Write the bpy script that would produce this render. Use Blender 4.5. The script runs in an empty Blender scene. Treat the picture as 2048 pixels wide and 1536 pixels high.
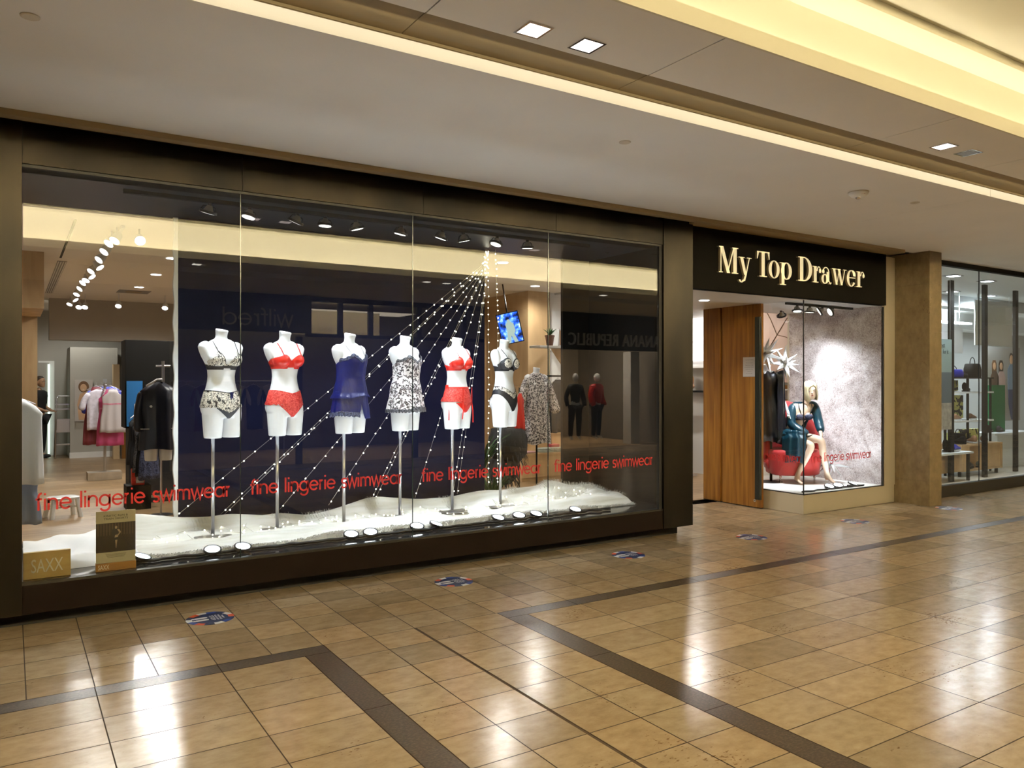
import bpy, bmesh, math, random
from mathutils import Vector, Matrix, noise
import numpy as np
random.seed(7)
PI = math.pi
S = bpy.context.scene
C = S.collection
# ------------------------------------------------------------------ camera, world, exposure
TH = math.radians(32.497)
cd = bpy.data.cameras.new('camera'); cam = bpy.data.objects.new('camera', cd); C.objects.link(cam)
cam.location = (0, 0, 1.6); cam.rotation_euler = (PI/2, 0, -TH)
cd.sensor_width = 36; cd.lens = 1573/2048*36; cd.shift_y = 3/2048*-1
cd.clip_end = 200
S.camera = cam
S.view_settings.view_transform = 'Standard'; S.view_settings.look = 'None'
S.view_settings.gamma = 1; S.view_settings.use_curve_mapping = False
S.view_settings.exposure = 0.85
S.cycles.max_bounces = 6; S.cycles.diffuse_bounces = 3; S.cycles.glossy_bounces = 3
S.cycles.transparent_max_bounces = 12; S.cycles.transmission_bounces = 2
S.cycles.caustics_reflective = False; S.cycles.caustics_refractive = False
S.cycles.sample_clamp_indirect = 4; S.cycles.blur_glossy = 0.5
wd = bpy.data.worlds.new('world'); S.world = wd; wd.use_nodes = True
wd.node_tree.nodes['Background'].inputs[0].default_value = (1, .8, .55, 1)
wd.node_tree.nodes['Background'].inputs[1].default_value = .12

def lamp(kind, name, loc, rot, power, color, parent=None, size=.1, sizey=None, spot=60, blend=.5, rad=.03):
    l = bpy.data.lights.new(name, kind); l.energy = power; l.color = color
    if kind == 'AREA':
        l.size = size
        if sizey: l.shape = 'RECTANGLE'; l.size_y = sizey
    if kind == 'SPOT':
        l.spot_size = math.radians(spot); l.spot_blend = blend; l.shadow_soft_size = rad
    if kind == 'POINT': l.shadow_soft_size = rad
    o = bpy.data.objects.new(name, l); C.objects.link(o)
    o.location = loc; o.rotation_euler = rot
    if parent: o.parent = parent
    return o
WARM = (1, .80, .55); CREAM = (1, .84, .6); COOL = (.86, .93, 1); WHITE = (1, .96, .9)
# cove strips, both sides of the high ceiling (hidden behind the lips)
lamp('AREA', 'cove_light', (9, 3.07, 3.492), (math.radians(180), 0, 0), 60, (1, .91, .70), None, 36, .04)
lamp('AREA', 'cove_light', (2.5, -.13, 3.492), (math.radians(180+28), 0, 0), 4700, (1, .89, .66), None, 23, .05)

_l = lamp('AREA', 'slot_fill_light', (9, 3.50, 3.374), (math.radians(84), 0, 0), 10, (1, .88, .62), None, 36, .012); _l.data.spread = math.radians(70)  # unseen lamp, added to brighten the edge face of the soffit

# ------------------------------------------------------------------ materials
MT = {}
def newmat(name):
    m = bpy.data.materials.new(name); m.use_nodes = True; MT[name] = m
    return m, m.node_tree.nodes, m.node_tree.links, m.node_tree.nodes['Principled BSDF']
def mat(name, col, rough=.5, metal=0, emit=None, es=1, spec=None, sheen=0, coat=0, alpha=1, bump=0, bscale=50, var=0, vscale=8, trans=0):
    if name in MT: return MT[name]
    m, N, L, b = newmat(name)
    b.inputs['Base Color'].default_value = (*col, 1); b.inputs['Roughness'].default_value = rough
    b.inputs['Metallic'].default_value = metal
    if spec is not None: b.inputs['Specular IOR Level'].default_value = spec
    if sheen: b.inputs['Sheen Weight'].default_value = sheen
    if coat: b.inputs['Coat Weight'].default_value = coat
    if trans: b.inputs['Transmission Weight'].default_value = trans
    if alpha < 1: b.inputs['Alpha'].default_value = alpha
    if emit: b.inputs['Emission Color'].default_value = (*emit, 1); b.inputs['Emission Strength'].default_value = es
    tc = N.new('ShaderNodeTexCoord')
    if var:
        n = N.new('ShaderNodeTexNoise'); n.inputs['Scale'].default_value = vscale; n.inputs['Detail'].default_value = 4
        L.new(tc.outputs['Object'], n.inputs['Vector'])
        mx = N.new('ShaderNodeMix'); mx.data_type = 'RGBA'
        mx.inputs[6].default_value = (*[c*(1-var) for c in col], 1); mx.inputs[7].default_value = (*[min(1, c*(1+var)) for c in col], 1)
        L.new(n.outputs['Fac'], mx.inputs[0]); L.new(mx.outputs[2], b.inputs['Base Color'])
    if bump:
        n = N.new('ShaderNodeTexNoise'); n.inputs['Scale'].default_value = bscale
        L.new(tc.outputs['Object'], n.inputs['Vector'])
        bp = N.new('ShaderNodeBump'); bp.inputs['Strength'].default_value = bump; bp.inputs['Distance'].default_value = .01
        L.new(n.outputs['Fac'], bp.inputs['Height']); L.new(bp.outputs[0], b.inputs['Normal'])
    return m
def ramp(N, stops):
    r = N.new('ShaderNodeValToRGB'); e = r.color_ramp.elements
    while len(e) < len(stops): e.new(.5)
    for i, (p, c) in enumerate(stops):
        e[i].position = p; e[i].color = (*c, 1) if len(c) == 3 else c
    return r
def wood(name, c1, c2, scale=(1, 1, 1), rough=.4, plank=None):
    m, N, L, b = newmat(name); tc = N.new('ShaderNodeTexCoord'); mp = N.new('ShaderNodeMapping')
    mp.inputs['Scale'].default_value = scale; L.new(tc.outputs['Object'], mp.inputs[0])
    n = N.new('ShaderNodeTexNoise'); n.inputs['Scale'].default_value = 3; n.inputs['Detail'].default_value = 6; n.inputs['Distortion'].default_value = .4
    L.new(mp.outputs[0], n.inputs['Vector'])
    r = ramp(N, [(.3, c1), (.7, c2)]); L.new(n.outputs['Fac'], r.inputs[0])
    out = r.outputs[0]
    if plank:
        br = N.new('ShaderNodeTexBrick'); br.inputs['Scale'].default_value = 1
        br.inputs['Brick Width'].default_value = plank[0]; br.inputs['Row Height'].default_value = plank[1]
        br.inputs['Mortar Size'].default_value = .002; br.offset = .37
        br.inputs['Color1'].default_value = (.75, .75, .75, 1); br.inputs['Color2'].default_value = (1, 1, 1, 1); br.inputs['Mortar'].default_value = (.3, .3, .3, 1)
        L.new(tc.outputs['Object'], br.inputs['Vector'])
        mu = N.new('ShaderNodeMix'); mu.data_type = 'RGBA'; mu.blend_type = 'MULTIPLY'; mu.inputs[0].default_value = 1
        L.new(out, mu.inputs[6]); L.new(br.outputs[0], mu.inputs[7]); out = mu.outputs[2]
    L.new(out, b.inputs['Base Color']); b.inputs['Roughness'].default_value = rough
    return m
def lace(name, base, line, scale=90, alpha=False, thr=.09, rough=.6, sheer=.0):
    m, N, L, b = newmat(name); tc = N.new('ShaderNodeTexCoord')
    v = N.new('ShaderNodeTexVoronoi'); v.feature = 'DISTANCE_TO_EDGE'; v.inputs['Scale'].default_value = scale
    n = N.new('ShaderNodeTexNoise'); n.inputs['Scale'].default_value = scale*.35
    mp = N.new('ShaderNodeMix'); mp.data_type = 'RGBA'; mp.inputs[0].default_value = .06
    L.new(tc.outputs['Object'], mp.inputs[6]); L.new(n.outputs['Color'], mp.inputs[7])
    L.new(tc.outputs['Object'], n.inputs['Vector']); L.new(mp.outputs[2], v.inputs['Vector'])
    r = ramp(N, [(thr, line), (thr+.05, base)]); L.new(v.outputs['Distance'], r.inputs[0])
    n2 = N.new('ShaderNodeTexNoise'); n2.inputs['Scale'].default_value = scale*.5; L.new(tc.outputs['Object'], n2.inputs['Vector'])
    r2 = ramp(N, [(.56, (0, 0, 0)), (.62, (1, 1, 1))]); L.new(n2.outputs['Fac'], r2.inputs[0])
    mx = N.new('ShaderNodeMix'); mx.data_type = 'RGBA'; L.new(r2.outputs[0], mx.inputs[0]); L.new(r.outputs[0], mx.inputs[6]); mx.inputs[7].default_value = (*line, 1)
    L.new(mx.outputs[2], b.inputs['Base Color']); b.inputs['Roughness'].default_value = rough
    return m
def leopard(name, base, mid, dark, scale=34):
    m, N, L, b = newmat(name); tc = N.new('ShaderNodeTexCoord')
    n = N.new('ShaderNodeTexNoise'); n.inputs['Scale'].default_value = scale*.6; L.new(tc.outputs['Object'], n.inputs['Vector'])
    mp = N.new('ShaderNodeMix'); mp.data_type = 'RGBA'; mp.inputs[0].default_value = .07
    L.new(tc.outputs['Object'], mp.inputs[6]); L.new(n.outputs['Color'], mp.inputs[7])
    v = N.new('ShaderNodeTexVoronoi'); v.feature = 'F1'; v.inputs['Scale'].default_value = scale; v.inputs['Randomness'].default_value = .9
    L.new(mp.outputs[2], v.inputs['Vector'])
    r = ramp(N, [(.16, mid), (.2, mid), (.26, dark), (.47, dark), (.53, base)]); L.new(v.outputs['Distance'], r.inputs[0])
    L.new(r.outputs[0], b.inputs['Base Color']); b.inputs['Roughness'].default_value = .45
    return m
def glassmat(name, tint=(1, 1, 1), r0=.06, gain=1.0):
    m = bpy.data.materials.new(name); m.use_nodes = True; MT[name] = m; N = m.node_tree.nodes; L = m.node_tree.links
    N.clear(); o = N.new('ShaderNodeOutputMaterial'); t = N.new('ShaderNodeBsdfTransparent'); t.inputs[0].default_value = (*tint, 1)
    g = N.new('ShaderNodeBsdfGlossy'); g.inputs['Roughness'].default_value = .0
    geo = N.new('ShaderNodeNewGeometry'); d = N.new('ShaderNodeVectorMath'); d.operation = 'DOT_PRODUCT'
    L.new(geo.outputs['Incoming'], d.inputs[0]); L.new(geo.outputs['Normal'], d.inputs[1])
    ab = N.new('ShaderNodeMath'); ab.operation = 'ABSOLUTE'; L.new(d.outputs['Value'], ab.inputs[0])
    s1 = N.new('ShaderNodeMath'); s1.operation = 'SUBTRACT'; s1.inputs[0].default_value = 1; L.new(ab.outputs[0], s1.inputs[1])
    p = N.new('ShaderNodeMath'); p.operation = 'POWER'; L.new(s1.outputs[0], p.inputs[0]); p.inputs[1].default_value = 5
    ma = N.new('ShaderNodeMath'); ma.operation = 'MULTIPLY_ADD'; L.new(p.outputs[0], ma.inputs[0]); ma.inputs[1].default_value = (1-r0)*gain; ma.inputs[2].default_value = r0
    ma.use_clamp = True
    mx = N.new('ShaderNodeMixShader'); L.new(ma.outputs[0], mx.inputs[0]); L.new(t.outputs[0], mx.inputs[1]); L.new(g.outputs[0], mx.inputs[2])
    L.new(mx.outputs[0], o.inputs[0]); return m

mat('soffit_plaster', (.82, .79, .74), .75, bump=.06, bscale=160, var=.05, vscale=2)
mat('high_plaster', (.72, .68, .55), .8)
mat('ceiling_shade_paint', (.20, .15, .075), .8, bump=.04, bscale=160)  # dark ceiling band: shade put into the colour
mat('trim_tan', (.30, .23, .13), .55)
mat('black', (.008, .008, .009), .35)
mat('matt_black', (.010, .009, .008), .7, spec=.15)
mat('bronze_dark', (.012, .010, .007), .5, spec=.2)
mat('steel', (.6, .6, .62), .28, 1)
mat('chrome', (.85, .85, .88), .08, 1)
mat('white_gloss', (.86, .87, .88), .22)
mat('white_paint', (.8, .79, .76), .5)
mat('grey_paint', (.42, .40, .35), .7, var=.05)
mat('beige_laminate', (.62, .55, .42), .45)
mat('sign_black', (.0018, .0014, .0008), .7, spec=.03)
mat('deck_black', (.015, .015, .016), .08)
mat('navy_panel', (.0008, .0016, .014), .6, spec=.1)
mat('fur', (.80, .77, .66), .95, sheen=.5)
mat('sill_metal', (.004, .0022, .0014), .5, spec=.05)
def bronze():
    m, N, L, b = newmat('bronze'); tc = N.new('ShaderNodeTexCoord'); mp = N.new('ShaderNodeMapping'); mp.inputs['Scale'].default_value = (1.2, 1, .5)
    L.new(tc.outputs['Object'], mp.inputs[0]); n = N.new('ShaderNodeTexNoise'); n.inputs['Scale'].default_value = 2.2; n.inputs['Detail'].default_value = 3
    L.new(mp.outputs[0], n.inputs['Vector']); r = ramp(N, [(.3, (.003, .0022, .0012)), (.7, (.015, .011, .006))]); L.new(n.outputs['Fac'], r.inputs[0])
    L.new(r.outputs[0], b.inputs['Base Color']); b.inputs['Metallic'].default_value = .85; b.inputs['Roughness'].default_value = .42
    n2 = N.new('ShaderNodeTexNoise'); n2.inputs['Scale'].default_value = 500; L.new(tc.outputs['Object'], n2.inputs['Vector'])
    bp = N.new('ShaderNodeBump'); bp.inputs['Strength'].default_value = .08; L.new(n2.outputs['Fac'], bp.inputs['Height']); L.new(bp.outputs[0], b.inputs['Normal'])
bronze()
def stone(name, c1, c2, c3, scale=6, rough=.5, pits=True, attr=False, bumpd=.3, spec=.5):
    m, N, L, b = newmat(name); tc = N.new('ShaderNodeTexCoord')
    mp = N.new('ShaderNodeMapping'); mp.inputs['Scale'].default_value = (1, 1.6, 1); L.new(tc.outputs['Object'], mp.inputs[0])
    n = N.new('ShaderNodeTexNoise'); n.inputs['Scale'].default_value = scale; n.inputs['Detail'].default_value = 8; n.inputs['Roughness'].default_value = .65
    L.new(mp.outputs[0], n.inputs['Vector'])
    r = ramp(N, [(.3, c1), (.5, c2), (.72, c3)]); L.new(n.outputs['Fac'], r.inputs[0]); out = r.outputs[0]
    if attr:
        a = N.new('ShaderNodeVertexColor'); a.layer_name = 'tone'
        mu = N.new('ShaderNodeMix'); mu.data_type = 'RGBA'; mu.blend_type = 'MULTIPLY'; mu.inputs[0].default_value = 1
        L.new(out, mu.inputs[6]); L.new(a.outputs[0], mu.inputs[7]); out = mu.outputs[2]
    if pits:
        v = N.new('ShaderNodeTexNoise'); v.inputs['Scale'].default_value = 38; v.inputs['Detail'].default_value = 3; L.new(mp.outputs[0], v.inputs['Vector'])
        g = N.new('ShaderNodeTexNoise'); g.inputs['Scale'].default_value = 2.2; L.new(tc.outputs['Object'], g.inputs['Vector'])
        ad = N.new('ShaderNodeMath'); ad.operation = 'MULTIPLY'; L.new(v.outputs['Fac'], ad.inputs[0]); L.new(g.outputs['Fac'], ad.inputs[1])
        pr = ramp(N, [(.40, (1, 1, 1)), (.44, (.6, .5, .4))]); L.new(ad.outputs[0], pr.inputs[0])
        mu = N.new('ShaderNodeMix'); mu.data_type = 'RGBA'; mu.blend_type = 'MULTIPLY'; mu.inputs[0].default_value = 1
        L.new(out, mu.inputs[6]); L.new(pr.outputs[0], mu.inputs[7]); out = mu.outputs[2]
        bp = N.new('ShaderNodeBump'); bp.inputs['Strength'].default_value = bumpd; bp.inputs['Distance'].default_value = .004
        L.new(pr.outputs[0], bp.inputs['Height']); L.new(bp.outputs[0], b.inputs['Normal'])
    L.new(out, b.inputs['Base Color']); b.inputs['Roughness'].default_value = rough; b.inputs['Specular IOR Level'].default_value = spec
    return m
stone('travertine', (.35, .260, .162), (.43, .325, .208), (.50, .395, .265), 9, .20, attr=True, spec=.5)
stone('granite', (.014, .009, .006), (.05, .035, .022), (.13, .095, .065), 60, .30, pits=False)
stone('pilaster_stone', (.135, .095, .043), (.18, .13, .064), (.225, .17, .09), 7, .45, bumpd=.5)
mat('grout', (.045, .025, .010), .8)
wood('shop_floor_wood', (.24, .14, .06), (.48, .32, .17), (.6, 9, 1), .35, (1.3, .13))
wood('door_wood', (.17, .062, .007), (.38, .175, .028), (7, 7, .35), .38)
wood('light_wood', (.48, .31, .15), (.66, .46, .25), (2, 2, .5), .45)
wood('oak_block', (.52, .34, .10), (.62, .44, .16), (1, 8, 8), .5)

def wrinkle(name, scale, strength, stretch=(1, 1, .35)):
    m = MT[name]; N = m.node_tree.nodes; L = m.node_tree.links; tc = N.new('ShaderNodeTexCoord'); mp = N.new('ShaderNodeMapping'); mp.inputs['Scale'].default_value = stretch
    L.new(tc.outputs['Object'], mp.inputs[0]); n = N.new('ShaderNodeTexNoise'); n.inputs['Scale'].default_value = scale; n.inputs['Detail'].default_value = 3; n.inputs['Distortion'].default_value = 1.2; L.new(mp.outputs[0], n.inputs['Vector'])
    bp = N.new('ShaderNodeBump'); bp.inputs['Strength'].default_value = strength; bp.inputs['Distance'].default_value = .05; L.new(n.outputs['Fac'], bp.inputs['Height']); L.new(bp.outputs[0], N['Principled BSDF'].inputs['Normal'])
# ------------------------------------------------------------------ mesh builder
class MB:
    def __init__(s): s.v = []; s.f = []; s.m = []
    def add(s, vs, fs, mi=0):
        o = len(s.v); s.v += [tuple(v) for v in vs]; s.f += [tuple(o+i for i in f) for f in fs]; s.m += [mi]*len(fs); return s
    def box(s, a, b, mi=0):
        (x0, y0, z0), (x1, y1, z1) = a, b
        return s.add([(x0, y0, z0), (x1, y0, z0), (x1, y1, z0), (x0, y1, z0), (x0, y0, z1), (x1, y0, z1), (x1, y1, z1), (x0, y1, z1)],
                     [(0, 3, 2, 1), (4, 5, 6, 7), (0, 1, 5, 4), (1, 2, 6, 5), (2, 3, 7, 6), (3, 0, 4, 7)], mi)
    def rings(s, rs, mi=0, cap=True, closed=True):
        n = len(rs[0]); vs = [p for r in rs for p in r]; fs = []
        for i in range(len(rs)-1):
            for j in range(n if closed else n-1):
                k = (j+1) % n; fs.append((i*n+j, i*n+k, (i+1)*n+k, (i+1)*n+j))
        if cap and closed: fs += [tuple(range(n-1, -1, -1)), tuple((len(rs)-1)*n+j for j in range(n))]
        return s.add(vs, fs, mi)
    def cyl(s, p0, p1, r0, r1=None, n=12, mi=0):
        return s.tube([p0, p1], [r0, r0 if r1 is None else r1], n, mi)
    def tube(s, pts, r, n=8, mi=0):
        pts = [Vector(p) for p in pts]; rs = r if isinstance(r, (list, tuple)) else [r]*len(pts); R = []
        up = None
        for i, p in enumerate(pts):
            t = (pts[min(i+1, len(pts)-1)]-pts[max(i-1, 0)]).normalized()
            if up is None: up = t.orthogonal().normalized()
            up = (up-t*up.dot(t)).normalized(); w = t.cross(up)
            R.append([p+(up*math.cos(a)+w*math.sin(a))*rs[i] for a in [2*PI*k/n for k in range(n)]])
        return s.rings(R, mi)
    def lathe(s, prof, c=(0, 0, 0), n=20, mi=0):
        return s.rings([[(c[0]+r*math.cos(2*PI*k/n), c[1]+r*math.sin(2*PI*k/n), c[2]+z) for k in range(n)] for r, z in prof], mi)
    def ell(s, c, r, n=14, mi=0):
        m = max(5, n//2+1)
        prof = [(max(1e-4, math.sin(PI*i/m)), -math.cos(PI*i/m)) for i in range(m+1)]
        return s.rings([[(c[0]+r[0]*q*math.cos(2*PI*k/n), c[1]+r[1]*q*math.sin(2*PI*k/n), c[2]+r[2]*z) for k in range(n)] for q, z in prof], mi)
    def prism(s, poly, y0, y1, mi=0):   # poly in XZ, extruded along Y
        n = len(poly); a = sum(poly[i][0]*poly[(i+1) % n][1]-poly[(i+1) % n][0]*poly[i][1] for i in range(n))
        if a < 0: poly = poly[::-1]
        return s.add([(x, y0, z) for x, z in poly]+[(x, y1, z) for x, z in poly],
                     [tuple(range(n)), tuple(range(2*n-1, n-1, -1))]+[(i, i+n, (i+1) % n+n, (i+1) % n) for i in range(n)], mi)
    def prismz(s, poly, z0, z1, mi=0):
        n = len(poly); a = sum(poly[i][0]*poly[(i+1) % n][1]-poly[(i+1) % n][0]*poly[i][1] for i in range(n))
        if a < 0: poly = poly[::-1]
        return s.add([(x, y, z1) for x, y in poly]+[(x, y, z0) for x, y in poly],
                     [tuple(range(n)), tuple(range(2*n-1, n-1, -1))]+[(i, i+n, (i+1) % n+n, (i+1) % n) for i in range(n)], mi)
    def tf(s, M, start=0):
        for i in range(start, len(s.v)): s.v[i] = tuple(M @ Vector(s.v[i]))
        return s
    def build(s, name, mats, parent=None, smooth=False, loc=None, bevel=0, label=None, auto=None):
        me = bpy.data.meshes.new(name); me.from_pydata(s.v, [], s.f)
        for m in (mats if isinstance(mats, (list, tuple)) else [mats]): me.materials.append(MT[m] if isinstance(m, str) else m)
        me.polygons.foreach_set('material_index', s.m)
        bm = bmesh.new(); bm.from_mesh(me); bmesh.ops.recalc_face_normals(bm, faces=bm.faces); bm.to_mesh(me); bm.free()
        if smooth: me.shade_smooth()
        if auto: me.shade_smooth(); me.set_sharp_from_angle(angle=math.radians(auto))
        o = bpy.data.objects.new(name, me); C.objects.link(o)
        if parent: o.parent = parent
        if loc: o.location = loc
        if bevel:
            bv = o.modifiers.new('bevel', 'BEVEL'); bv.width = bevel; bv.segments = 2; bv.limit_method = 'ANGLE'
        if label: o['label'] = label
        return o
def tag(o, label, cat, group=None, kind=None):
    if label: o['label'] = label
    if cat: o['category'] = cat
    if group: o['group'] = group
    if kind: o['kind'] = kind
    return o
def thing(name, label, cat, loc=(0, 0, 0), rotz=0, group=None):
    o = bpy.data.objects.new(name, None); C.objects.link(o); o.location = loc; o.rotation_euler = (0, 0, rotz); o.empty_display_size = .1
    return tag(o, label, cat, group)
def struct(o): o['kind'] = 'structure'; return o
def sbox(name, a, b, m, parent=None, bevel=0): 
    o = MB().box(a, b).build(name, m, parent, bevel=bevel); return o if parent else struct(o)
def dup(root, loc=None, rot=None, label=None, scale=None, parent=None):
    r = root.copy(); C.objects.link(r)
    if loc is not None: r.location = loc
    if rot is not None: r.rotation_euler = rot
    if scale: r.scale = (scale,)*3
    if label: r['label'] = label
    if parent: r.parent = parent
    for ch in list(root.children):
        if ch.type == 'LIGHT':
            c = ch.copy(); C.objects.link(c); c.parent = r
        else: dup(ch, parent=r)
    return r
def evalmesh(o):
    dg = bpy.context.evaluated_depsgraph_get(); dg.update()
    me = bpy.data.meshes.new_from_object(o.evaluated_get(dg)); return me
def remesh(mb, vox=.006, smooth=4, fac=.6):
    me = bpy.data.meshes.new('t'); me.from_pydata(mb.v, [], mb.f)
    bm = bmesh.new(); bm.from_mesh(me); bmesh.ops.recalc_face_normals(bm, faces=bm.faces); bm.to_mesh(me); bm.free()
    o = bpy.data.objects.new('t', me); C.objects.link(o)
    r = o.modifiers.new('r', 'REMESH'); r.mode = 'VOXEL'; r.voxel_size = vox
    if smooth: sm = o.modifiers.new('s', 'SMOOTH'); sm.iterations = smooth; sm.factor = fac
    out = evalmesh(o); bpy.data.objects.remove(o); out.shade_smooth()
    for p in out.polygons: p.use_smooth = True
    return out
def meshobj(name, me, m, parent=None, label=None):
    me.materials.clear()
    for q in (m if isinstance(m, (list, tuple)) else [m]): me.materials.append(MT[q])
    o = bpy.data.objects.new(name, me); C.objects.link(o)
    if parent: o.parent = parent
    if label: o['label'] = label
    return o
def clip(me, fn, off=.004, mats_fn=None):
    """piece of a body mesh where fn(x,y,z) < 0, pushed out along the normals"""
    me.update(); V = [v.co.copy() for v in me.vertices]; NN = [v.normal.copy() for v in me.vertices]
    W = [fn(*v) for v in V]; mb = MB(); idx = {}
    def vid(key, co):
        if key not in idx: idx[key] = len(mb.v); mb.v.append(tuple(co))
        return idx[key]
    offs = off if callable(off) else (lambda x, y, z: off)
    P = [v+n*offs(*v) for v, n in zip(V, NN)]
    for p in me.polygons:
        vs = list(p.vertices); ins = [W[i] < 0 for i in vs]
        if not any(ins): continue
        poly = []
        for a in range(len(vs)):
            i, j = vs[a], vs[(a+1) % len(vs)]
            if W[i] < 0: poly.append(vid(('v', i), P[i]))
            if (W[i] < 0) != (W[j] < 0):
                t = W[i]/(W[i]-W[j]); poly.append(vid(('e', min(i, j), max(i, j)), P[i].lerp(P[j], t)))
        if len(poly) > 2: mb.f.append(tuple(poly)); mb.m.append(0)
    return mb
def textmb(txt, w, h, depth=.002, font_sp=1, mi=0, maxres=3):
    cu = bpy.data.curves.new('t', 'FONT'); cu.body = txt; cu.extrude = .01; cu.resolution_u = maxres; cu.space_character = font_sp
    o = bpy.data.objects.new('t', cu); C.objects.link(o); me = evalmesh(o); bpy.data.objects.remove(o)
    vs = [v.co for v in me.vertices]
    x0 = min(v.x for v in vs); x1 = max(v.x for v in vs); y0 = min(v.y for v in vs); y1 = max(v.y for v in vs)
    mb = MB(); mb.add([((v.x-x0)/(x1-x0)*w, -(v.z/.02+.5)*depth, (v.y-y0)/(y1-y0)*h) for v in vs], [tuple(p.vertices) for p in me.polygons], mi)
    return mb
def arc(cx, cy, rx, ry, a0, a1, n=14):
    return [(cx+rx*math.cos(math.radians(a0+(a1-a0)*i/n)), cy+ry*math.sin(math.radians(a0+(a1-a0)*i/n))) for i in range(n+1)]
GL = {
 'a': (.80, [arc(.37, .35, .31, .31, 0, 360, 24), [(.68, 0), (.68, .7)]]),
 'e': (.78, [arc(.38, .35, .31, .31, 0, 322, 22), [(.07, .36), (.69, .36)]]),
 'f': (.42, [[(.17, 0), (.17, .8)]+arc(.37, .8, .2, .2, 170, 90, 6), [(0, .66), (.37, .66)]]),
 'g': (.80, [arc(.37, .35, .31, .31, 0, 360, 24), [(.68, .7), (.68, -.02)]+arc(.38, -.02, .3, .26, 0, -155, 12)]),
 'i': (.24, [[(.12, 0), (.12, .68)], [(.12, .88), (.12, 1.0)]]),
 'l': (.24, [[(.12, 0), (.12, 1.0)]]),
 'm': (1.02, [[(.1, 0), (.1, .7)], [(.1, .45)]+arc(.3, .46, .2, .2, 180, 0, 10)+[(.5, 0)], [(.5, .45)]+arc(.7, .46, .2, .2, 180, 0, 10)+[(.9, 0)]]),
 'n': (.72, [[(.1, 0), (.1, .7)], [(.1, .4)]+arc(.35, .41, .25, .25, 180, 0, 12)+[(.6, 0)]]),
 'r': (.40, [[(.1, 0), (.1, .7)], [(.1, .42)]+arc(.33, .42, .23, .24, 180, 95, 8)]),
 's': (.52, [arc(.26, .5, .17, .165, 25, 265, 12)+arc(.26, .18, .19, .165, 85, -155, 12)]),
 'w': (.86, [[(.02, .7), (.23, 0), (.43, .68), (.63, 0), (.84, .7)]]),
 'd': (.80, [arc(.37, .35, .31, .31, 0, 360, 24), [(.68, 0), (.68, 1.0)]]),
 ' ': (.42, []),
}
def ribbon(mb, pts, w, depth, mi=0):
    n = len(pts); L = []; R = []
    cl = n > 3 and math.dist(pts[0], pts[-1]) < 1e-6
    for i in range(n):
        a = pts[i-1] if i else (pts[-2] if cl else pts[0]); b = pts[i+1] if i < n-1 else (pts[1] if cl else pts[-1])
        d1 = Vector(pts[i])-Vector(a); d2 = Vector(b)-Vector(pts[i])
        d1 = d1.normalized() if d1.length > 1e-9 else d2.normalized(); d2 = d2.normalized() if d2.length > 1e-9 else d1
        t = (d1+d2).normalized(); nn = Vector((-t.y, t.x)); k = 1/max(.35, nn.dot(Vector((-d1.y, d1.x))))
        L.append(Vector(pts[i])+nn*w*k/2); R.append(Vector(pts[i])-nn*w*k/2)
    for i in range(n-1):
        q = [L[i], R[i], R[i+1], L[i+1]]
        mb.add([(p.x, 0, p.y) for p in q]+[(p.x, -depth, p.y) for p in q], [(3, 2, 1, 0), (4, 5, 6, 7), (0, 1, 5, 4), (1, 2, 6, 5), (2, 3, 7, 6), (3, 0, 4, 7)], mi)
def strokes(txt, w, h, depth=.002, weight=.115, mi=0):
    """geometric sans lettering, width w, ascender height h, plane XZ facing -Y"""
    tot = sum(GL[c][0] for c in txt); sx = w/tot; mb = MB(); x = 0
    for c in txt:
        for st in GL[c][1]:
            ribbon(mb, [((x+px)*sx, py*h) for px, py in st], weight*h, depth, mi)
        x += GL[c][0]
    return mb

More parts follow.
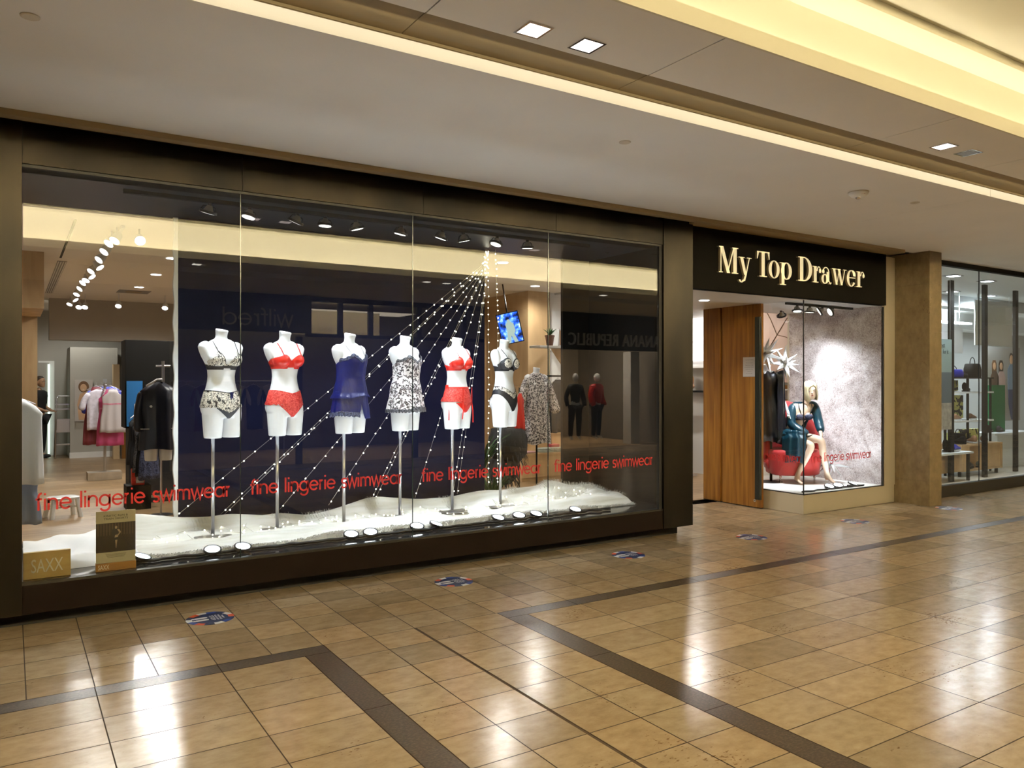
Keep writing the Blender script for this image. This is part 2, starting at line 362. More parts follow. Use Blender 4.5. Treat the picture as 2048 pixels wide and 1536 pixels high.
# ================================================================== SETTING
# ------------------------------------------------------------------ mall floor: stone tiles laid one by one with dark granite bands
XS = [0.065+.3075*k for k in range(-26, 80)]
def build_floor():
    gm = MB().box((-8, -9, -.06), (26, 13.0, -.004)); me_v = gm
    tiles = MB(); tones = []; GRAN = MB()
    rnd = random.Random(3)
    def tile(x0, x1, y0, y1, gap=.0030, mi=0, near=False):
        tiles.add([(x0+gap, y0+gap, 0), (x1-gap, y0+gap, 0), (x1-gap, y1-gap, 0), (x0+gap, y1-gap, 0)], [(0, 1, 2, 3)], mi)
        base = rnd.choice([.78, .88, .95, 1.0, 1.0, 1.05, 1.14]); 
        if mi: base = 1
        w = rnd.uniform(-.03, .03); tones.append((min(1.3, base*(1+w)), base, base*(1-w*1.2)))
    def cols(a, b, step=.3075, off=.065):
        k0 = math.ceil((a-off)/step-1e-6); xs = [a]+[off+step*k for k in range(k0, 400) if a+.02 < off+step*k < b-.02]+[b]
        return list(zip(xs[:-1], xs[1:]))
    yb = [6.13, 5.82, 5.58, 5.27, 4.965, 4.66]
    for y1, y0 in zip(yb[:-1], yb[1:]):
        for x0, x1 in cols(-8, 26): tile(x0, x1, y0, y1)
    PW = 6.77; # pitch of panel + lane
    panels = [(2.93-PW*k, 1.53-PW*(k)) for k in range(0, 1)]
    # panel A: x< 1.605 ; lane 1.605..2.845 ; panel B: 2.845 .. 26
    bandw = .135
    for (pa, pb) in ((-8, 1.605), (2.845, 26)):
        # outer granite band along the front, then around
        if pa < 0: xa, xb = -8, 1.605
        else: xa, xb = 2.845, 26
        for x0, x1 in cols(xa, xb, .615, .985): tile(x0, x1, 4.525, 4.66, mi=1)
        gx = (xb-.155, xb) if pa < 0 else (xa, xa+.165)
        ys = [4.525-.9*k for k in range(0, 15)]
        for y1, y0 in zip(ys[:-1], ys[1:]): tile(gx[0], gx[1], y0, y1, mi=1)
        ix = (xa, gx[0]) if pa < 0 else (gx[1], xb)
        ys = [4.525]+[4.21-.3068*k for k in range(0, 42)]
        for y1, y0 in zip(ys[:-1], ys[1:]):
            for x0, x1 in cols(ix[0], ix[1], .615, .985 if pa < 0 else 3.473): tile(x0, x1, y0, y1)
    ys = [4.66]+[4.37-.3066*k for k in range(0, 43)]
    for y1, y0 in zip(ys[:-1], ys[1:]):
        for x0, x1 in ((1.605, 1.912), (1.912, 2.213), (2.227, 2.535), (2.535, 2.845)): tile(x0, x1, y0, y1)
    # entrance recess
    ys = [6.13+.31*k for k in range(0, 6)]
    for y0, y1 in zip(ys[:-1], ys[1:]):
        for x0, x1 in cols(5.98, 8.1): tile(x0, x1, y0, y1)
    n = len(tiles.f); base = len(tiles.v)
    tiles.add(gm.v, gm.f, 2)
    me = bpy.data.meshes.new('floor'); me.from_pydata(tiles.v, [], tiles.f)
    for m in ('travertine', 'granite', 'grout'): me.materials.append(MT[m])
    me.polygons.foreach_set('material_index', tiles.m)
    ca = me.color_attributes.new('tone', 'FLOAT_COLOR', 'CORNER')
    dat = np.ones((len(me.loops), 4), dtype=np.float32)
    for i, p in enumerate(me.polygons):
        if i < n: dat[p.loop_start:p.loop_start+p.loop_total, :3] = tones[i]
    ca.data.foreach_set('color', dat.ravel())
    o = bpy.data.objects.new('floor', me); C.objects.link(o); struct(o)
build_floor()
# ------------------------------------------------------------------ mall ceiling
def ceiling():
    # soffit over the shopfronts, with fine joints
    mb = MB()
    xs = [-8, 11.9-6.2*2, 11.9-6.2, 7.6, 11.9, 26]
    xs = [-8, -1.2, 7.55, 26]
    for a, b in zip(xs[:-1], xs[1:]): mb.box((a+.002, 3.715, 3.3), (b-.002, 5.79, 3.38))
    mb.build('ceiling', 'soffit_plaster', None)['kind'] = 'structure'
    # middle tier with joints, and a strip next to the soffit with its shade painted brown
    js = [-8, -4.0, 1.685, 3.115, 5.365, 8.2, 11.5, 15, 20, 26]
    js = [-8, -2.6, -.2, 1.685, 3.115, 5.365, 6.8, 9.05, 10.5, 12.7, 15, 18, 22, 26]
    mb = MB(); mr = MB()
    for a, b in zip(js[:-1], js[1:]):
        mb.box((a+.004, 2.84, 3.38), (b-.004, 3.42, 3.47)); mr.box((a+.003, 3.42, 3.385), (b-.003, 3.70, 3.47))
    struct(mb.build('ceiling', 'soffit_plaster')); struct(mr.build('ceiling', 'ceiling_shade_paint'))
    sbox('ceiling', (-8, 3.70, 3.37), (26, 3.7149, 3.47), 'ceiling_shade_paint')
    sbox('trim_1', (-8, 2.825, 3.38), (26, 2.84, 3.475), 'high_plaster')
    sbox('trim_1', (-8, 2.84, 3.47), (26, 3.12, 3.485), 'high_plaster')
    # cove back wall and high ceiling, opposite side likewise
    sbox('wall_cove', (-8, 3.10, 3.485), (26, 3.14, 3.9), 'high_plaster')
    hc = MB().box((-8, 2.88, 3.90), (26, 3.14, 4.0)).box((-8, -.32, 3.90), (26, -.06, 4.0)).box((-8, -.06, 3.96), (26, 2.88, 4.05))
    for x in [-6.5+3.1*k for k in range(11)]:
        hc.box((x, .15, 3.91), (x+2.7, 1.3, 3.97)); hc.box((x, 1.5, 3.91), (x+2.7, 2.65, 3.97))
    struct(hc.build('ceiling', 'high_plaster'))
    sbox('wall_cove', (-8, -.32, 3.485), (26, -.28, 3.9), 'high_plaster')
    mb = MB()
    for a, b in zip(js[:-1], js[1:]): mb.box((a+.004, -.9, 3.38), (b-.004, -.02, 3.47))
    struct(mb.build('ceiling', 'soffit_plaster'))
    sbox('trim_1', (-8, -.02, 3.38), (26, -.005, 3.475), 'high_plaster'); sbox('trim_1', (-8, -.32, 3.47), (26, -.02, 3.485), 'high_plaster')
    sbox('ceiling', (-8, -3.2, 3.3), (26, -.9, 3.4), 'soffit_plaster')
    # tan bulkhead trim between soffit and shopfront
    sbox('trim_2', (-8, 5.79, 3.262), (6.0, 5.80, 3.31), 'trim_tan'); sbox('trim_2', (-8, 5.80, 3.262), (6.0, 5.88, 3.31), 'trim_tan')
    sbox('trim_2', (6.0, 5.79, 3.262), (9.66, 6.03, 3.31), 'trim_tan')
    sbox('ceiling', (-8, 5.88, 3.30), (10.3, 6.3, 3.38), 'matt_black')
    sbox('ceiling', (9.66, 5.79, 3.30), (10.3, 6.3, 3.38), 'soffit_plaster')
    sbox('ceiling', (10.3, 5.79, 3.30), (26, 6.08, 3.38), 'soffit_plaster')
ceiling()
# ------------------------------------------------------------------ bronze shopfront frame
def shopfront():
    F = 5.96
    for i, (a, b, m) in enumerate([
        ((-8, F, .10), (.06, 6.10, 3.29), 'bronze'),                    # left post
        ((5.64, F, .10), (6.055, 6.10, 3.30), 'bronze'),              # right post
        ((.06, F+.012, .10), (5.64, 6.10, .285), 'sill_metal'),            # sill panel
    ]): sbox('trim_3', a, b, m, bevel=.002)
    mb = MB()
    for a, b in ((.062, 1.44), (1.444, 2.92), (2.924, 4.29), (4.294, 5.638)): mb.box((a, F+.01, 3.015), (b, 6.06, 3.262))
    struct(mb.build('trim_3', 'bronze'))
    sbox('trim_3', (.06, 5.985, 2.995), (5.64, 6.02, 3.014), 'bronze_dark'); sbox('trim_3', (.06, 5.97, .287), (5.64, 6.02, .304), 'bronze_dark')
    sbox('trim_3', (5.60, 5.985, .304), (5.64, 6.03, 2.995), 'matt_black')
    sbox('trim_3', (.06, 6.05, 3.03), (6.0, 6.3, 3.3), 'matt_black')
    sbox('baseboard_front', (-8, 6.11, -.02), (5.975, 6.2, .11), 'matt_black')
    glassmat('glass', (.97, .985, .98), .055, 1.0); mat('glass_edge', (.01, .02, .018), .2)
    xs = [.062, 1.435, 2.835, 4.22, 5.60]
    for k in range(4):
        o = MB().box((xs[k]+.003, 5.997, .304), (xs[k+1]-.003, 6.003, 2.995)).build('window_%d' % (k+1), 'glass'); struct(o)
    for k in range(1, 4): sbox('trim_4', (xs[k]-.0028, 5.996, .304), (xs[k]+.0028, 6.004, 2.995), 'glass_edge')
    # display box: deck, ceiling, end wall, backdrops
    sbox('floor_display', (.06, 6.02, .11), (5.75, 7.42, .304), 'deck_black')
    mat('display_ceiling', (.010, .011, .018), .4, spec=.3)
    sbox('ceiling_display', (.0, 6.06, 3.03), (5.9, 7.42, 3.12), 'display_ceiling')
    mat('charcoal_panel', (.006, .006, .006), .45, spec=.15)
    sbox('wall_display_end', (5.752, 6.10, .11), (5.80, 7.42, 3.03), 'charcoal_panel')
    sbox('wall_display_back', (5.37, 7.34, .304), (5.75, 7.38, 3.03), 'charcoal_panel')
    sbox('wall_left', (-.05, 6.2, 0.12), (.058, 7.0, 3.3), 'white_paint')
shopfront()
# ------------------------------------------------------------------ entrance, case, pilaster, next shop
def entrance():
    sbox('wall_door', (5.94, 6.22, .0), (6.05, 7.5, 3.3), 'bronze')
    sbox('ceiling_entrance', (6.06, 6.06, 2.60), (8.1, 8.3, 2.70), 'white_paint')
    sbox('trim_5', (6.06, 7.45, 2.52), (7.5, 7.75, 2.60), 'door_wood')
    # display case base
    sbox('baseboard_case', (8.1, 6.14, 0), (9.985, 7.68, .235), 'beige_laminate', bevel=.002)
    sbox('floor_case', (8.12, 6.16, .235), (9.72, 7.68, .245), 'white_paint')
    sbox('wall_case_corner', (9.745, 6.13, .236), (9.985, 6.2, 3.27), 'beige_laminate')
    sbox('wall_case_corner', (9.76, 6.2, .236), (9.985, 7.68, 3.27), 'beige_laminate')
    sbox('ceiling_case', (8.1, 6.14, 2.615), (9.74, 7.68, 2.69), 'white_paint')
    m, N, L, b = newmat('suede_wall'); tc = N.new('ShaderNodeTexCoord'); n = N.new('ShaderNodeTexNoise'); n.inputs['Scale'].default_value = 3.5; n.inputs['Detail'].default_value = 3
    n.inputs['Distortion'].default_value = 1; n2 = N.new('ShaderNodeTexNoise'); n2.inputs['Scale'].default_value = 55; n2.inputs['Detail'].default_value = 5; n2.inputs['Distortion'].default_value = 1.5
    L.new(tc.outputs['Object'], n.inputs['Vector']); L.new(tc.outputs['Object'], n2.inputs['Vector'])
    mu = N.new('ShaderNodeMath'); mu.operation = 'MULTIPLY_ADD'; L.new(n2.outputs['Fac'], mu.inputs[0]); mu.inputs[1].default_value = .7; ad = N.new('ShaderNodeMath'); ad.operation = 'MULTIPLY'; ad.inputs[1].default_value = .5
    L.new(n.outputs['Fac'], ad.inputs[0]); L.new(ad.outputs[0], mu.inputs[2])
    r = ramp(N, [(.44, (.27, .20, .19)), (.58, (.56, .48, .47)), (.72, (.80, .74, .74))]); L.new(mu.outputs[0], r.inputs[0]); L.new(r.outputs[0], b.inputs['Base Color']); b.inputs['Roughness'].default_value = .8; b.inputs['Sheen Weight'].default_value = .3
    sbox('wall_case_side', (9.722, 6.16, .245), (9.745, 7.62, 2.615), 'suede_wall')
    # glass
    sbox('window_5', (8.104, 6.142, .245), (9.72, 6.148, 2.612), 'glass'); sbox('window_6', (8.103, 6.15, .245), (8.109, 7.05, 2.612), 'glass')
    sbox('trim_6', (8.098, 6.136, .235), (8.108, 6.148, 2.615), 'black'); sbox('trim_6', (9.722, 6.136, .236), (9.744, 6.15, 2.6), 'black')
    sbox('trim_6', (8.1, 6.138, .232), (9.745, 6.15, .243), 'black'); sbox('trim_6', (8.1, 6.15, .232), (8.108, 7.2, .243), 'black')
    sbox('trim_6', (8.1, 6.138, 2.612), (9.6, 6.15, 2.62), 'black')
    # stone pilaster
    mb = MB()
    for z0, z1 in ((0, .32), (.323, .95), (.953, 1.55), (1.553, 2.25), (2.253, 2.88), (2.883, 3.30)): mb.box((9.99, 5.66, z0), (10.27, 6.3, z1))
    mb.box((9.995, 5.665, 0), (10.265, 6.29, 3.3)); struct(mb.build('wall_pilaster', 'pilaster_stone', bevel=.002))
    # next shop's glazing
    sbox('trim_7', (10.27, 6.0, 0), (26, 6.08, .16), 'bronze_dark'); sbox('trim_7', (10.27, 6.0, 3.235), (26, 6.08, 3.30), 'matt_black')
    sbox('window_7', (10.3, 6.03, .16), (11.935, 6.036, 3.235), 'glass'); sbox('window_8', (11.945, 6.03, .16), (26, 6.036, 3.235), 'glass')
    sbox('trim_7', (11.933, 6.028, .16), (11.947, 6.038, 3.235), 'black')
entrance()
# shop interior shell
sbox('floor_shop', (-2, 7.42, -.08), (8.1, 20.2, -.0), 'shop_floor_wood'); sbox('floor_shop', (8.1, 7.68, -.08), (10.2, 20.2, 0), 'shop_floor_wood')
mat('shop_ceiling', (.85, .82, .77), .8)
sbox('ceiling_shop', (-2, 7.42, 3.17), (10.2, 20.2, 3.25), 'shop_ceiling')
sbox('wall_back', (-2, 19.95, 0), (10.2, 20.05, 3.2), 'grey_paint')
sbox('wall_right', (10.2, 7.7, 0), (10.27, 20.0, 3.25), 'white_paint')
sbox('wall_left', (-2.1, 7.0, 0), (-2, 20.0, 3.25), 'grey_paint')
sbox('wall_left', (-2, 12.4, 0), (.30, 12.5, 3.17), 'light_wood')
sbox('wall_left', (-2, 11.0, 2.49), (.335, 12.4, 3.17), 'light_wood')

# ================================================================== MALL FITTINGS
mat('lamp_glow', (1, 1, 1), .5, emit=(1, .93, .82), es=3.5); mat('lamp_pink', (1, 1, 1), .5, emit=(1, .82, .76), es=1.5)
mat('white_emit', (1, 1, 1), .5, emit=(1, .97, .93), es=6); mat('cool_emit', (1, 1, 1), .5, emit=(.85, .92, 1), es=9)
def downlight(x, y, lit=True, label='', power=16, z=3.38):
    t = thing('recessed_downlight', label, 'ceiling light', (x, y, z), 0, 'square recessed downlights in the mall ceiling')
    fr = MB(); a = .075; b = .062
    for q in (((-a, -a), (a, -b)), ((-a, b), (a, a)), ((-a, -b), (-b, b)), ((b, -b), (a, b))): fr.box((q[0][0], q[0][1], -.004), (q[1][0], q[1][1], .0))
    fr.build('trim_frame', 'chrome', t)
    w = MB(); w.add([(-b, -b, -.001), (b, -b, -.001), (b, b, -.001), (-b, b, -.001), (-.0, -.0, -.001)], [], 0)
    MB().box((-b, -b, -.0022), (b, b, -.0005)).build('reflector', 'lamp_pink' if lit else 'steel', t)
    MB().box((-.001, -b, -.0028), (.001, .0, -.0022)).box((-.03, -.001, -.0028), (.03, .001, -.0022)).build('reflector_ridge', 'steel', t)
    if lit: lamp('SPOT', 'spot', (0, 0, -.02), (0, 0, 0), power, (1, .82, .55), t, spot=100, blend=.8, rad=.08)
    return t
downlight(2.225, 3.29, label='lit square recessed downlight, left one of the near pair above the corridor')
downlight(2.565, 3.29, label='lit square recessed downlight, right one of the near pair above the corridor')
downlight(5.93, 3.25, label='lit square recessed downlight of the far pair near the right edge')
downlight(6.255, 3.24, False, 'unlit square recessed downlight beside the lit one near the right edge')
for x in (-1.9, 9.7, 13.4): lamp('SPOT', 'spot', (x, 3.29, 3.36), (0, 0, 0), 20, (1, .82, .55), None, spot=100, blend=.8, rad=.09)
for x in (-1.5, 2.36, 6.2, 6.6, 10.2):
    o = MB().box((x-.06, -.55-.06, 3.374), (x+.06, -.55+.06, 3.3795)).build('recessed_downlight', 'lamp_glow')
    tag(o, 'downlight reflected in the shop window, %s' % {-1.5: 'outermost', 2.36: 'beside the leftmost mannequin', 6.2: 'left one of the close pair', 6.6: 'right one of the close pair', 10.2: 'rightmost'}[x], 'ceiling light', 'downlights of the opposite side, reflected')
    lamp('SPOT', 'spot', (x, -.55, 3.36), (0, 0, 0), 20, (1, .82, .55), None, spot=110, blend=.8, rad=.09)
mat('sprinkler_white', (.62, .55, .44), .5)
for x, y, lb in ((.075, 4.28, 'round ceiling sprinkler cover near the top left corner'), (3.66, 4.26, 'round flat sprinkler cover in the middle of the long soffit'), (7.2, 4.22, 'small round sprinkler cover on the soffit right of the smoke alarm')):
    t = thing('sprinkler_cover', lb, 'sprinkler', (x, y, 3.3))
    MB().lathe([(.042, 0), (.042, -.004), (.036, -.007), (.001, -.0075)]).build('cover_plate', 'sprinkler_white', t, smooth=False)
t = thing('fire_alarm_strobe', 'white ceiling fire alarm with a clear strobe lens and small red lettering', 'fire alarm', (6.38, 4.26, 3.3), -TH)
MB().lathe([(.088, 0), (.088, -.008)], n=28).build('mounting_ring', 'sprinkler_white', t)
MB().lathe([(.084, -.008), (.082, -.02), (.06, -.042), (.03, -.048), (.001, -.049)], n=28).build('housing', 'white_paint', t, auto=40)
MB().ell((-.008, -.012, -.05), (.024, .024, .02)).build('strobe_lens', 'chrome', t, smooth=True)
mat('red_ink', (.35, .02, .01), .5)
mb = textmb('FIRE', .032, .012, .0012); mb.tf(Matrix.Translation((-.002, -.071, -.033)) @ Matrix.Rotation(math.radians(-38), 4, 'X')); mb.build('lettering', 'red_ink', t)

# ------------------------------------------------------------------ lit shop sign with solid serif letters
def serif_letters():
    """condensed serif glyphs drawn in a unit box: x 0..1, baseline 0, cap 1; returns list of polygons / rings"""
    def R(x0, x1, z0, z1): return ('p', [(x0, z0), (x1, z0), (x1, z1), (x0, z1)])
    def D(x0, w0, z0, x1, w1, z1): return ('p', [(x0, z0), (x0+w0, z0), (x1+w1, z1), (x1, z1)])
    def O(cx, cy, rx, ry, tx, tz, a0=0, a1=360):
        n = 26; o = arc(cx, cy, rx, ry, a0, a1, n); i = arc(cx, cy, rx-tx, ry-tz, a0, a1, n); return ('r', o, i)
    g = {}
    g['M'] = [D(.08, .05, 0, .08, .05, 1), R(0, .21, 0, .035), D(.05, .18, 1, .41, .16, 0), D(.41, .06, 0, .74, .06, 1), R(.74, .92, .0, 1), R(0, .2, .965, 1), R(.68, 1, .965, 1), R(.66, 1, 0, .035)]
    g['y'] = [D(.10, .24, .68, .42, .20, .0), D(.52, .09, .0, .80, .07, .68), R(0, .46, .65, .68), R(.64, 1, .65, .68), D(.34, .16, -.24, .50, .13, .02), O(.22, -.2, .2, .11, .14, .05, 180, 360)]
    g['T'] = [R(.36, .62, 0, 1), R(.2, .8, 0, .035), R(0, 1, .955, 1), ('p', [(0, .70), (.05, .70), (.16, .96), (0, 1)]), ('p', [(1, .70), (.95, .70), (.84, .96), (1, 1)])]
    g['o'] = [O(.5, .34, .5, .36, .27, .035)]
    g['p'] = [R(.14, .38, -.24, .66), R(0, .52, -.24, -.21), R(0, .38, .63, .66), O(.55, .33, .45, .35, .25, .04)]
    g['D'] = [R(.12, .36, 0, 1), R(0, .45, 0, .04), R(0, .45, .96, 1), O(.40, .5, .60, .5, .25, .04, -90, 90)]
    g['r'] = [R(.14, .46, 0, .68), R(0, .68, 0, .035), R(0, .46, .65, .68), O(.72, .42, .28, .27, .13, .05, 20, 165), ('e', .86, .5, .14, .09)]
    g['a'] = [R(.52, .78, .08, .50), O(.45, .46, .33, .24, .10, .04, 0, 170), ('e', .20, .50, .12, .09), O(.36, .19, .34, .21, .22, .04), O(.87, .10, .13, .12, .1, .05, 180, 340)]
    g['w'] = [D(.06, .16, .68, .26, .13, 0), D(.30, .05, 0, .47, .05, .62), D(.40, .16, .68, .60, .13, 0), D(.66, .05, 0, .86, .05, .68), R(0, .32, .65, .68), R(.36, .60, .65, .68), R(.76, 1, .65, .68)]
    g['e'] = [O(.5, .34, .5, .36, .27, .04, 20, 330), R(.2, .97, .35, .39), O(.6, .5, .39, .2, .26, .03, -20, 90)]
    return g
def signboard():
    t = thing('shop_sign', 'wide black fascia sign with raised cream serif letters above the entrance', 'shop sign', (6.06, 6.0, 2.6))
    MB().box((0, 0, 0), (3.52, .10, .66)).build('sign_board', 'sign_black', t, bevel=.002)
    mat('sign_letter', (.80, .70, .46), .35, emit=(1, .85, .52), es=.30)
    mat('letter_side', (.30, .24, .13), .4)
    g = serif_letters(); H = .285
    for ch, x0, x1 in [('M', 6.455, 6.76), ('y', 6.765, 6.975), ('T', 7.065, 7.275), ('o', 7.26, 7.45), ('p', 7.452, 7.665), ('D', 7.78, 8.035), ('r', 8.045, 8.205), ('a', 8.205, 8.405), ('w', 8.41, 8.70), ('e', 8.705, 8.885), ('r', 8.90, 9.07)]:
        mb = MB(); w = x1-x0; T = lambda p: (p[0]*w+x0-6.06, p[1]*H+.195)
        for it in g[ch]:
            if it[0] == 'p': mb.prism([T(p) for p in it[1]], -.030, .0)
            elif it[0] == 'e': mb.prism([T(p) for p in arc(it[1], it[2], it[3], it[4], 0, 345, 16)], -.030, .0)
            else:
                o, i = it[1], it[2]
                for k in range(len(o)-1): mb.prism([T(o[k]), T(o[k+1]), T(i[k+1]), T(i[k])], -.030, .0)
        for q, f in enumerate(mb.f):
            if any(mb.v[i][1] > -.02 for i in f): mb.m[q] = 1
        mb.build('letter', ['sign_letter', 'letter_side'], t)
signboard()

# ------------------------------------------------------------------ floor decals
mat('decal_navy', (.012, .02, .075), .4); mat('decal_white', (.8, .8, .8), .4); mat('decal_orange', (.62, .10, .03), .4); mat('decal_blue', (.02, .05, .26), .4)
def decal(x, y, label):
    t = thing('floor_decal', label, 'floor sticker', (x, y, 0.0005), math.radians(90), 'round distancing stickers along the shopfront')
    t.rotation_euler = (0, 0, math.radians(-90))
    R = .155; mb = MB(); cols = [1, 3, 0, 2, 1, 0, 3, 1, 2, 0, 1, 3, 2, 0]
    for k, c in enumerate(cols):
        a = 360/len(cols); mb.prismz(arc(0, 0, R, R, k*a, (k+1)*a, 4)+arc(0, 0, .1, .1, (k+1)*a, k*a, 4), 0, .0006, c)
    mb.build('patterned_ring', ['decal_navy', 'decal_white', 'decal_orange', 'decal_blue'], t)
    MB().prismz(arc(0, 0, .116, .116, 0, 360, 30)[:-1], .0006, .0012).build('disc', 'decal_navy', t)
    fp = MB()
    for s in (-1, 1):
        fp.prismz([(s*.026+px*.017, -.095+py) for px, py in arc(0, .05, 1, .032, 0, 180, 8)]+[(s*.026+px*.012, -.095+py) for px, py in ((-1, 0), (1, 0))][::1], .0012, .0016)
        fp.prismz([(s*.026+px, -.1+py) for px, py in arc(0, -.006, .012, .012, 0, 345, 12)], .0012, .0016)
    fp.build('footprints', 'decal_white', t)
    for i, (tx, w, h, yy) in enumerate((('STOP', .11, .028, .0), ('PLEASE KEEP', .12, .012, .035), ('YOUR DISTANCE', .125, .012, .055), ('2 M APART', .07, .012, .075))):
        mb = textmb(tx, w, h, .0004); mb.tf(Matrix.Translation((-w/2, yy, .0014)) @ Matrix.Rotation(-PI/2, 4, 'X')); mb.build('lettering', 'decal_white', t)
for (x, y), lb in zip([(1.14, 5.60), (3.0, 5.58), (4.83, 5.575), (6.46, 5.53), (8.2, 5.52), (10.06, 5.45)],
    ['round blue floor sticker nearest the camera, below the second mannequin', 'round blue floor sticker below the middle of the big window', 'round blue floor sticker below the right end of the big window', 'round floor sticker in front of the shop entrance', 'round floor sticker in front of the white corner case', 'round floor sticker at the foot of the stone pilaster']): decal(x, y, lb)

# ================================================================== BIG DISPLAY WINDOW
# ------------------------------------------------------------------ backdrops and curtain
o = sbox('x', (1.22, 7.30, .304), (4.30, 7.33, 3.03), 'navy_panel'); o.name = 'backdrop_panel'; del o['kind']
tag(o, 'tall plain navy backdrop panel behind the six mannequins', 'backdrop')
mat('sheer_white', (.85, .86, .85), .6)
o = MB()
pts = [(1.185+.006*math.sin(k*.9), 7.31, .304+2.72*k/60) for k in range(61)]
for k in range(60):
    a, b = pts[k], pts[k+1]; o.add([(a[0], 7.285, a[2]), (1.218, 7.285, a[2]), (1.218, 7.285, b[2]), (b[0], 7.285, b[2]), (a[0], 7.33, a[2]), (1.218, 7.33, a[2]), (1.218, 7.33, b[2]), (b[0], 7.33, b[2])],
        [(0, 1, 2, 3), (7, 6, 5, 4), (0, 3, 7, 4), (1, 5, 6, 2)])
tag(o.build('curtain_edge', 'sheer_white', smooth=False), 'narrow white edge strip hanging down the left side of the navy panel', 'curtain')
# ------------------------------------------------------------------ fur throw
def fh(x, y):
    n = noise.noise(Vector((x*1.3, y*3.6, 1.7)))*.055 + noise.noise(Vector((x*2.6+y*1.5, y*9, 4.2)))*.030
    ridge = .10*math.exp(-((y-7.12-.05*math.sin(x*2.3))/.16)**2)*(1+.55*noise.noise(Vector((x*1.9, 0, 9))))
    roll = .035*math.exp(-((y-6.5-.04*math.sin(x*1.7))/.09)**2)
    bump = .075*math.exp(-((x-5.1)/.25)**2-((y-7.12)/.2)**2)
    return .338+n*1.25+ridge+roll+bump+.055*math.exp(-((x-5.42)/.16)**2-((y-6.85)/.25)**2)
def furmat():
    m, N, L, b = newmat('fur_pile'); tc = N.new('ShaderNodeTexCoord'); mp = N.new('ShaderNodeMapping'); mp.inputs['Scale'].default_value = (1.6, 13, 10)
    L.new(tc.outputs['Object'], mp.inputs[0]); n = N.new('ShaderNodeTexNoise'); n.inputs['Scale'].default_value = 1.6; n.inputs['Detail'].default_value = 5; n.inputs['Distortion'].default_value = .3
    L.new(mp.outputs[0], n.inputs['Vector']); r = ramp(N, [(.3, (.74, .72, .62)), (.6, (.90, .89, .83))]); L.new(n.outputs['Fac'], r.inputs[0]); L.new(r.outputs[0], b.inputs['Base Color'])
    bp = N.new('ShaderNodeBump'); bp.inputs['Strength'].default_value = .3; bp.inputs['Distance'].default_value = .02; L.new(n.outputs['Fac'], bp.inputs['Height']); L.new(bp.outputs[0], b.inputs['Normal'])
    b.inputs['Roughness'].default_value = .9; b.inputs['Sheen Weight'].default_value = .6
furmat(); mat('fur_tips', (.84, .83, .77), .8)
def throw(name, x0, x1, yf, yb, h, label, cat, seed, blades, m='fur_pile'):
    rnd = random.Random(seed); nx = int((x1-x0)/.025); ny = 44; mb = MB(); g = []
    for i in range(nx+1):
        x = x0+(x1-x0)*i/nx; row = []
        y0 = yf(x); y1 = yb(x)
        for j in range(ny+1):
            v = j/ny; y = y0+(y1-y0)*v
            e = min(1, min(v, 1-v)*9, (x-x0+.012)*9 if m == 'fur_pile' else 1, (x1-x+.01)*22); e = math.sqrt(max(0, e))
            row.append((x, y, .306+(h(x, y)-.306)*e))
        g.append(row)
    vs = [p for r in g for p in r]; n1 = ny+1
    mb.add(vs, [(i*n1+j, (i+1)*n1+j, (i+1)*n1+j+1, i*n1+j+1) for i in range(nx) for j in range(ny)])
    k = len(mb.v); mb.add([(p[0], p[1], .3045) for p in vs], [(i*n1+j, i*n1+j+1, (i+1)*n1+j+1, (i+1)*n1+j) for i in range(nx) for j in range(ny)])
    o = mb.build(name, m, smooth=True); tag(o, label, cat)
    if blades:
        bl = MB()
        for q in range(blades):
            u = rnd.random(); 
            c = rnd.random()
            if c < .62: i = rnd.randint(0, nx-1); p = Vector(g[i][rnd.choice([0, 1, 1, 2])]).lerp(Vector(g[i+1][rnd.choice([0, 1, 2])]), rnd.random()); d = Vector((rnd.uniform(-.9, .9), -1, rnd.uniform(-.05, .5)))
            elif c < .8: i = min(nx-1, max(0, int(rnd.choice([.13, .27, .33, .35, .45, .62, .78, .86])*nx+rnd.gauss(0, 1.6)))); j = rnd.randint(int(ny*.70), int(ny*.84)); p = Vector(g[i][j]); d = Vector((rnd.uniform(-.8, .8), .3, rnd.uniform(.3, .9)))
            else: i = nx-rnd.randint(0, 10); p = Vector(g[i][rnd.randint(8, ny-3)]); d = Vector((1, rnd.uniform(-.6, .3), rnd.uniform(.0, .8)))
            if c > .9: i = rnd.randint(int(nx*.86), nx); p = Vector(g[i][rnd.randint(int(ny*.5), int(ny*.85))]); d = Vector((rnd.uniform(-.2, 1), rnd.uniform(-.5, .3), rnd.uniform(.5, 1)))
            ln = rnd.uniform(.015, .04)*(1.7 if c >= .8 else 1); d = d.normalized()*ln; w = d.cross(Vector((0, .4, 1))).normalized()*.0022
            p = p-d*.2
            bl.add([p-w, p+w, p+d*.6+w*.6+Vector((0, 0, .2*ln)), p+d*.6-w*.6+Vector((0, 0, .2*ln)), p+d], [(0, 1, 2, 3), (3, 2, 4)])
        f = bl.build('fur_tufts', 'fur_tips', o, smooth=True); f['kind'] = 'stuff'
    return o
throw('fur_throw', .72, 5.60, lambda x: 6.29+.035*math.sin(x*3.1)+.03*noise.noise(Vector((x*9, 0, 0)))+(.10 if x > 2.8 and x < 3.1 else 0)+.08*max(0, min(1, (x-3.2)*2)),
      lambda x: 7.27-.5*max(0, x-5.35), fh, 'long cream fur throw spread along the window floor under the mannequins', 'fur throw', 5, 9000)
def ch(x, y): return .35+.07*noise.noise(Vector((x*3.2+y*2, y*3.4, 7)))+.05*abs(noise.noise(Vector((x*5-y*4, y*2, 3))))+.05*math.exp(-((y-7.1)/.15)**2)
mat('white_cloth', (.88, .88, .89), .9, sheen=.4)
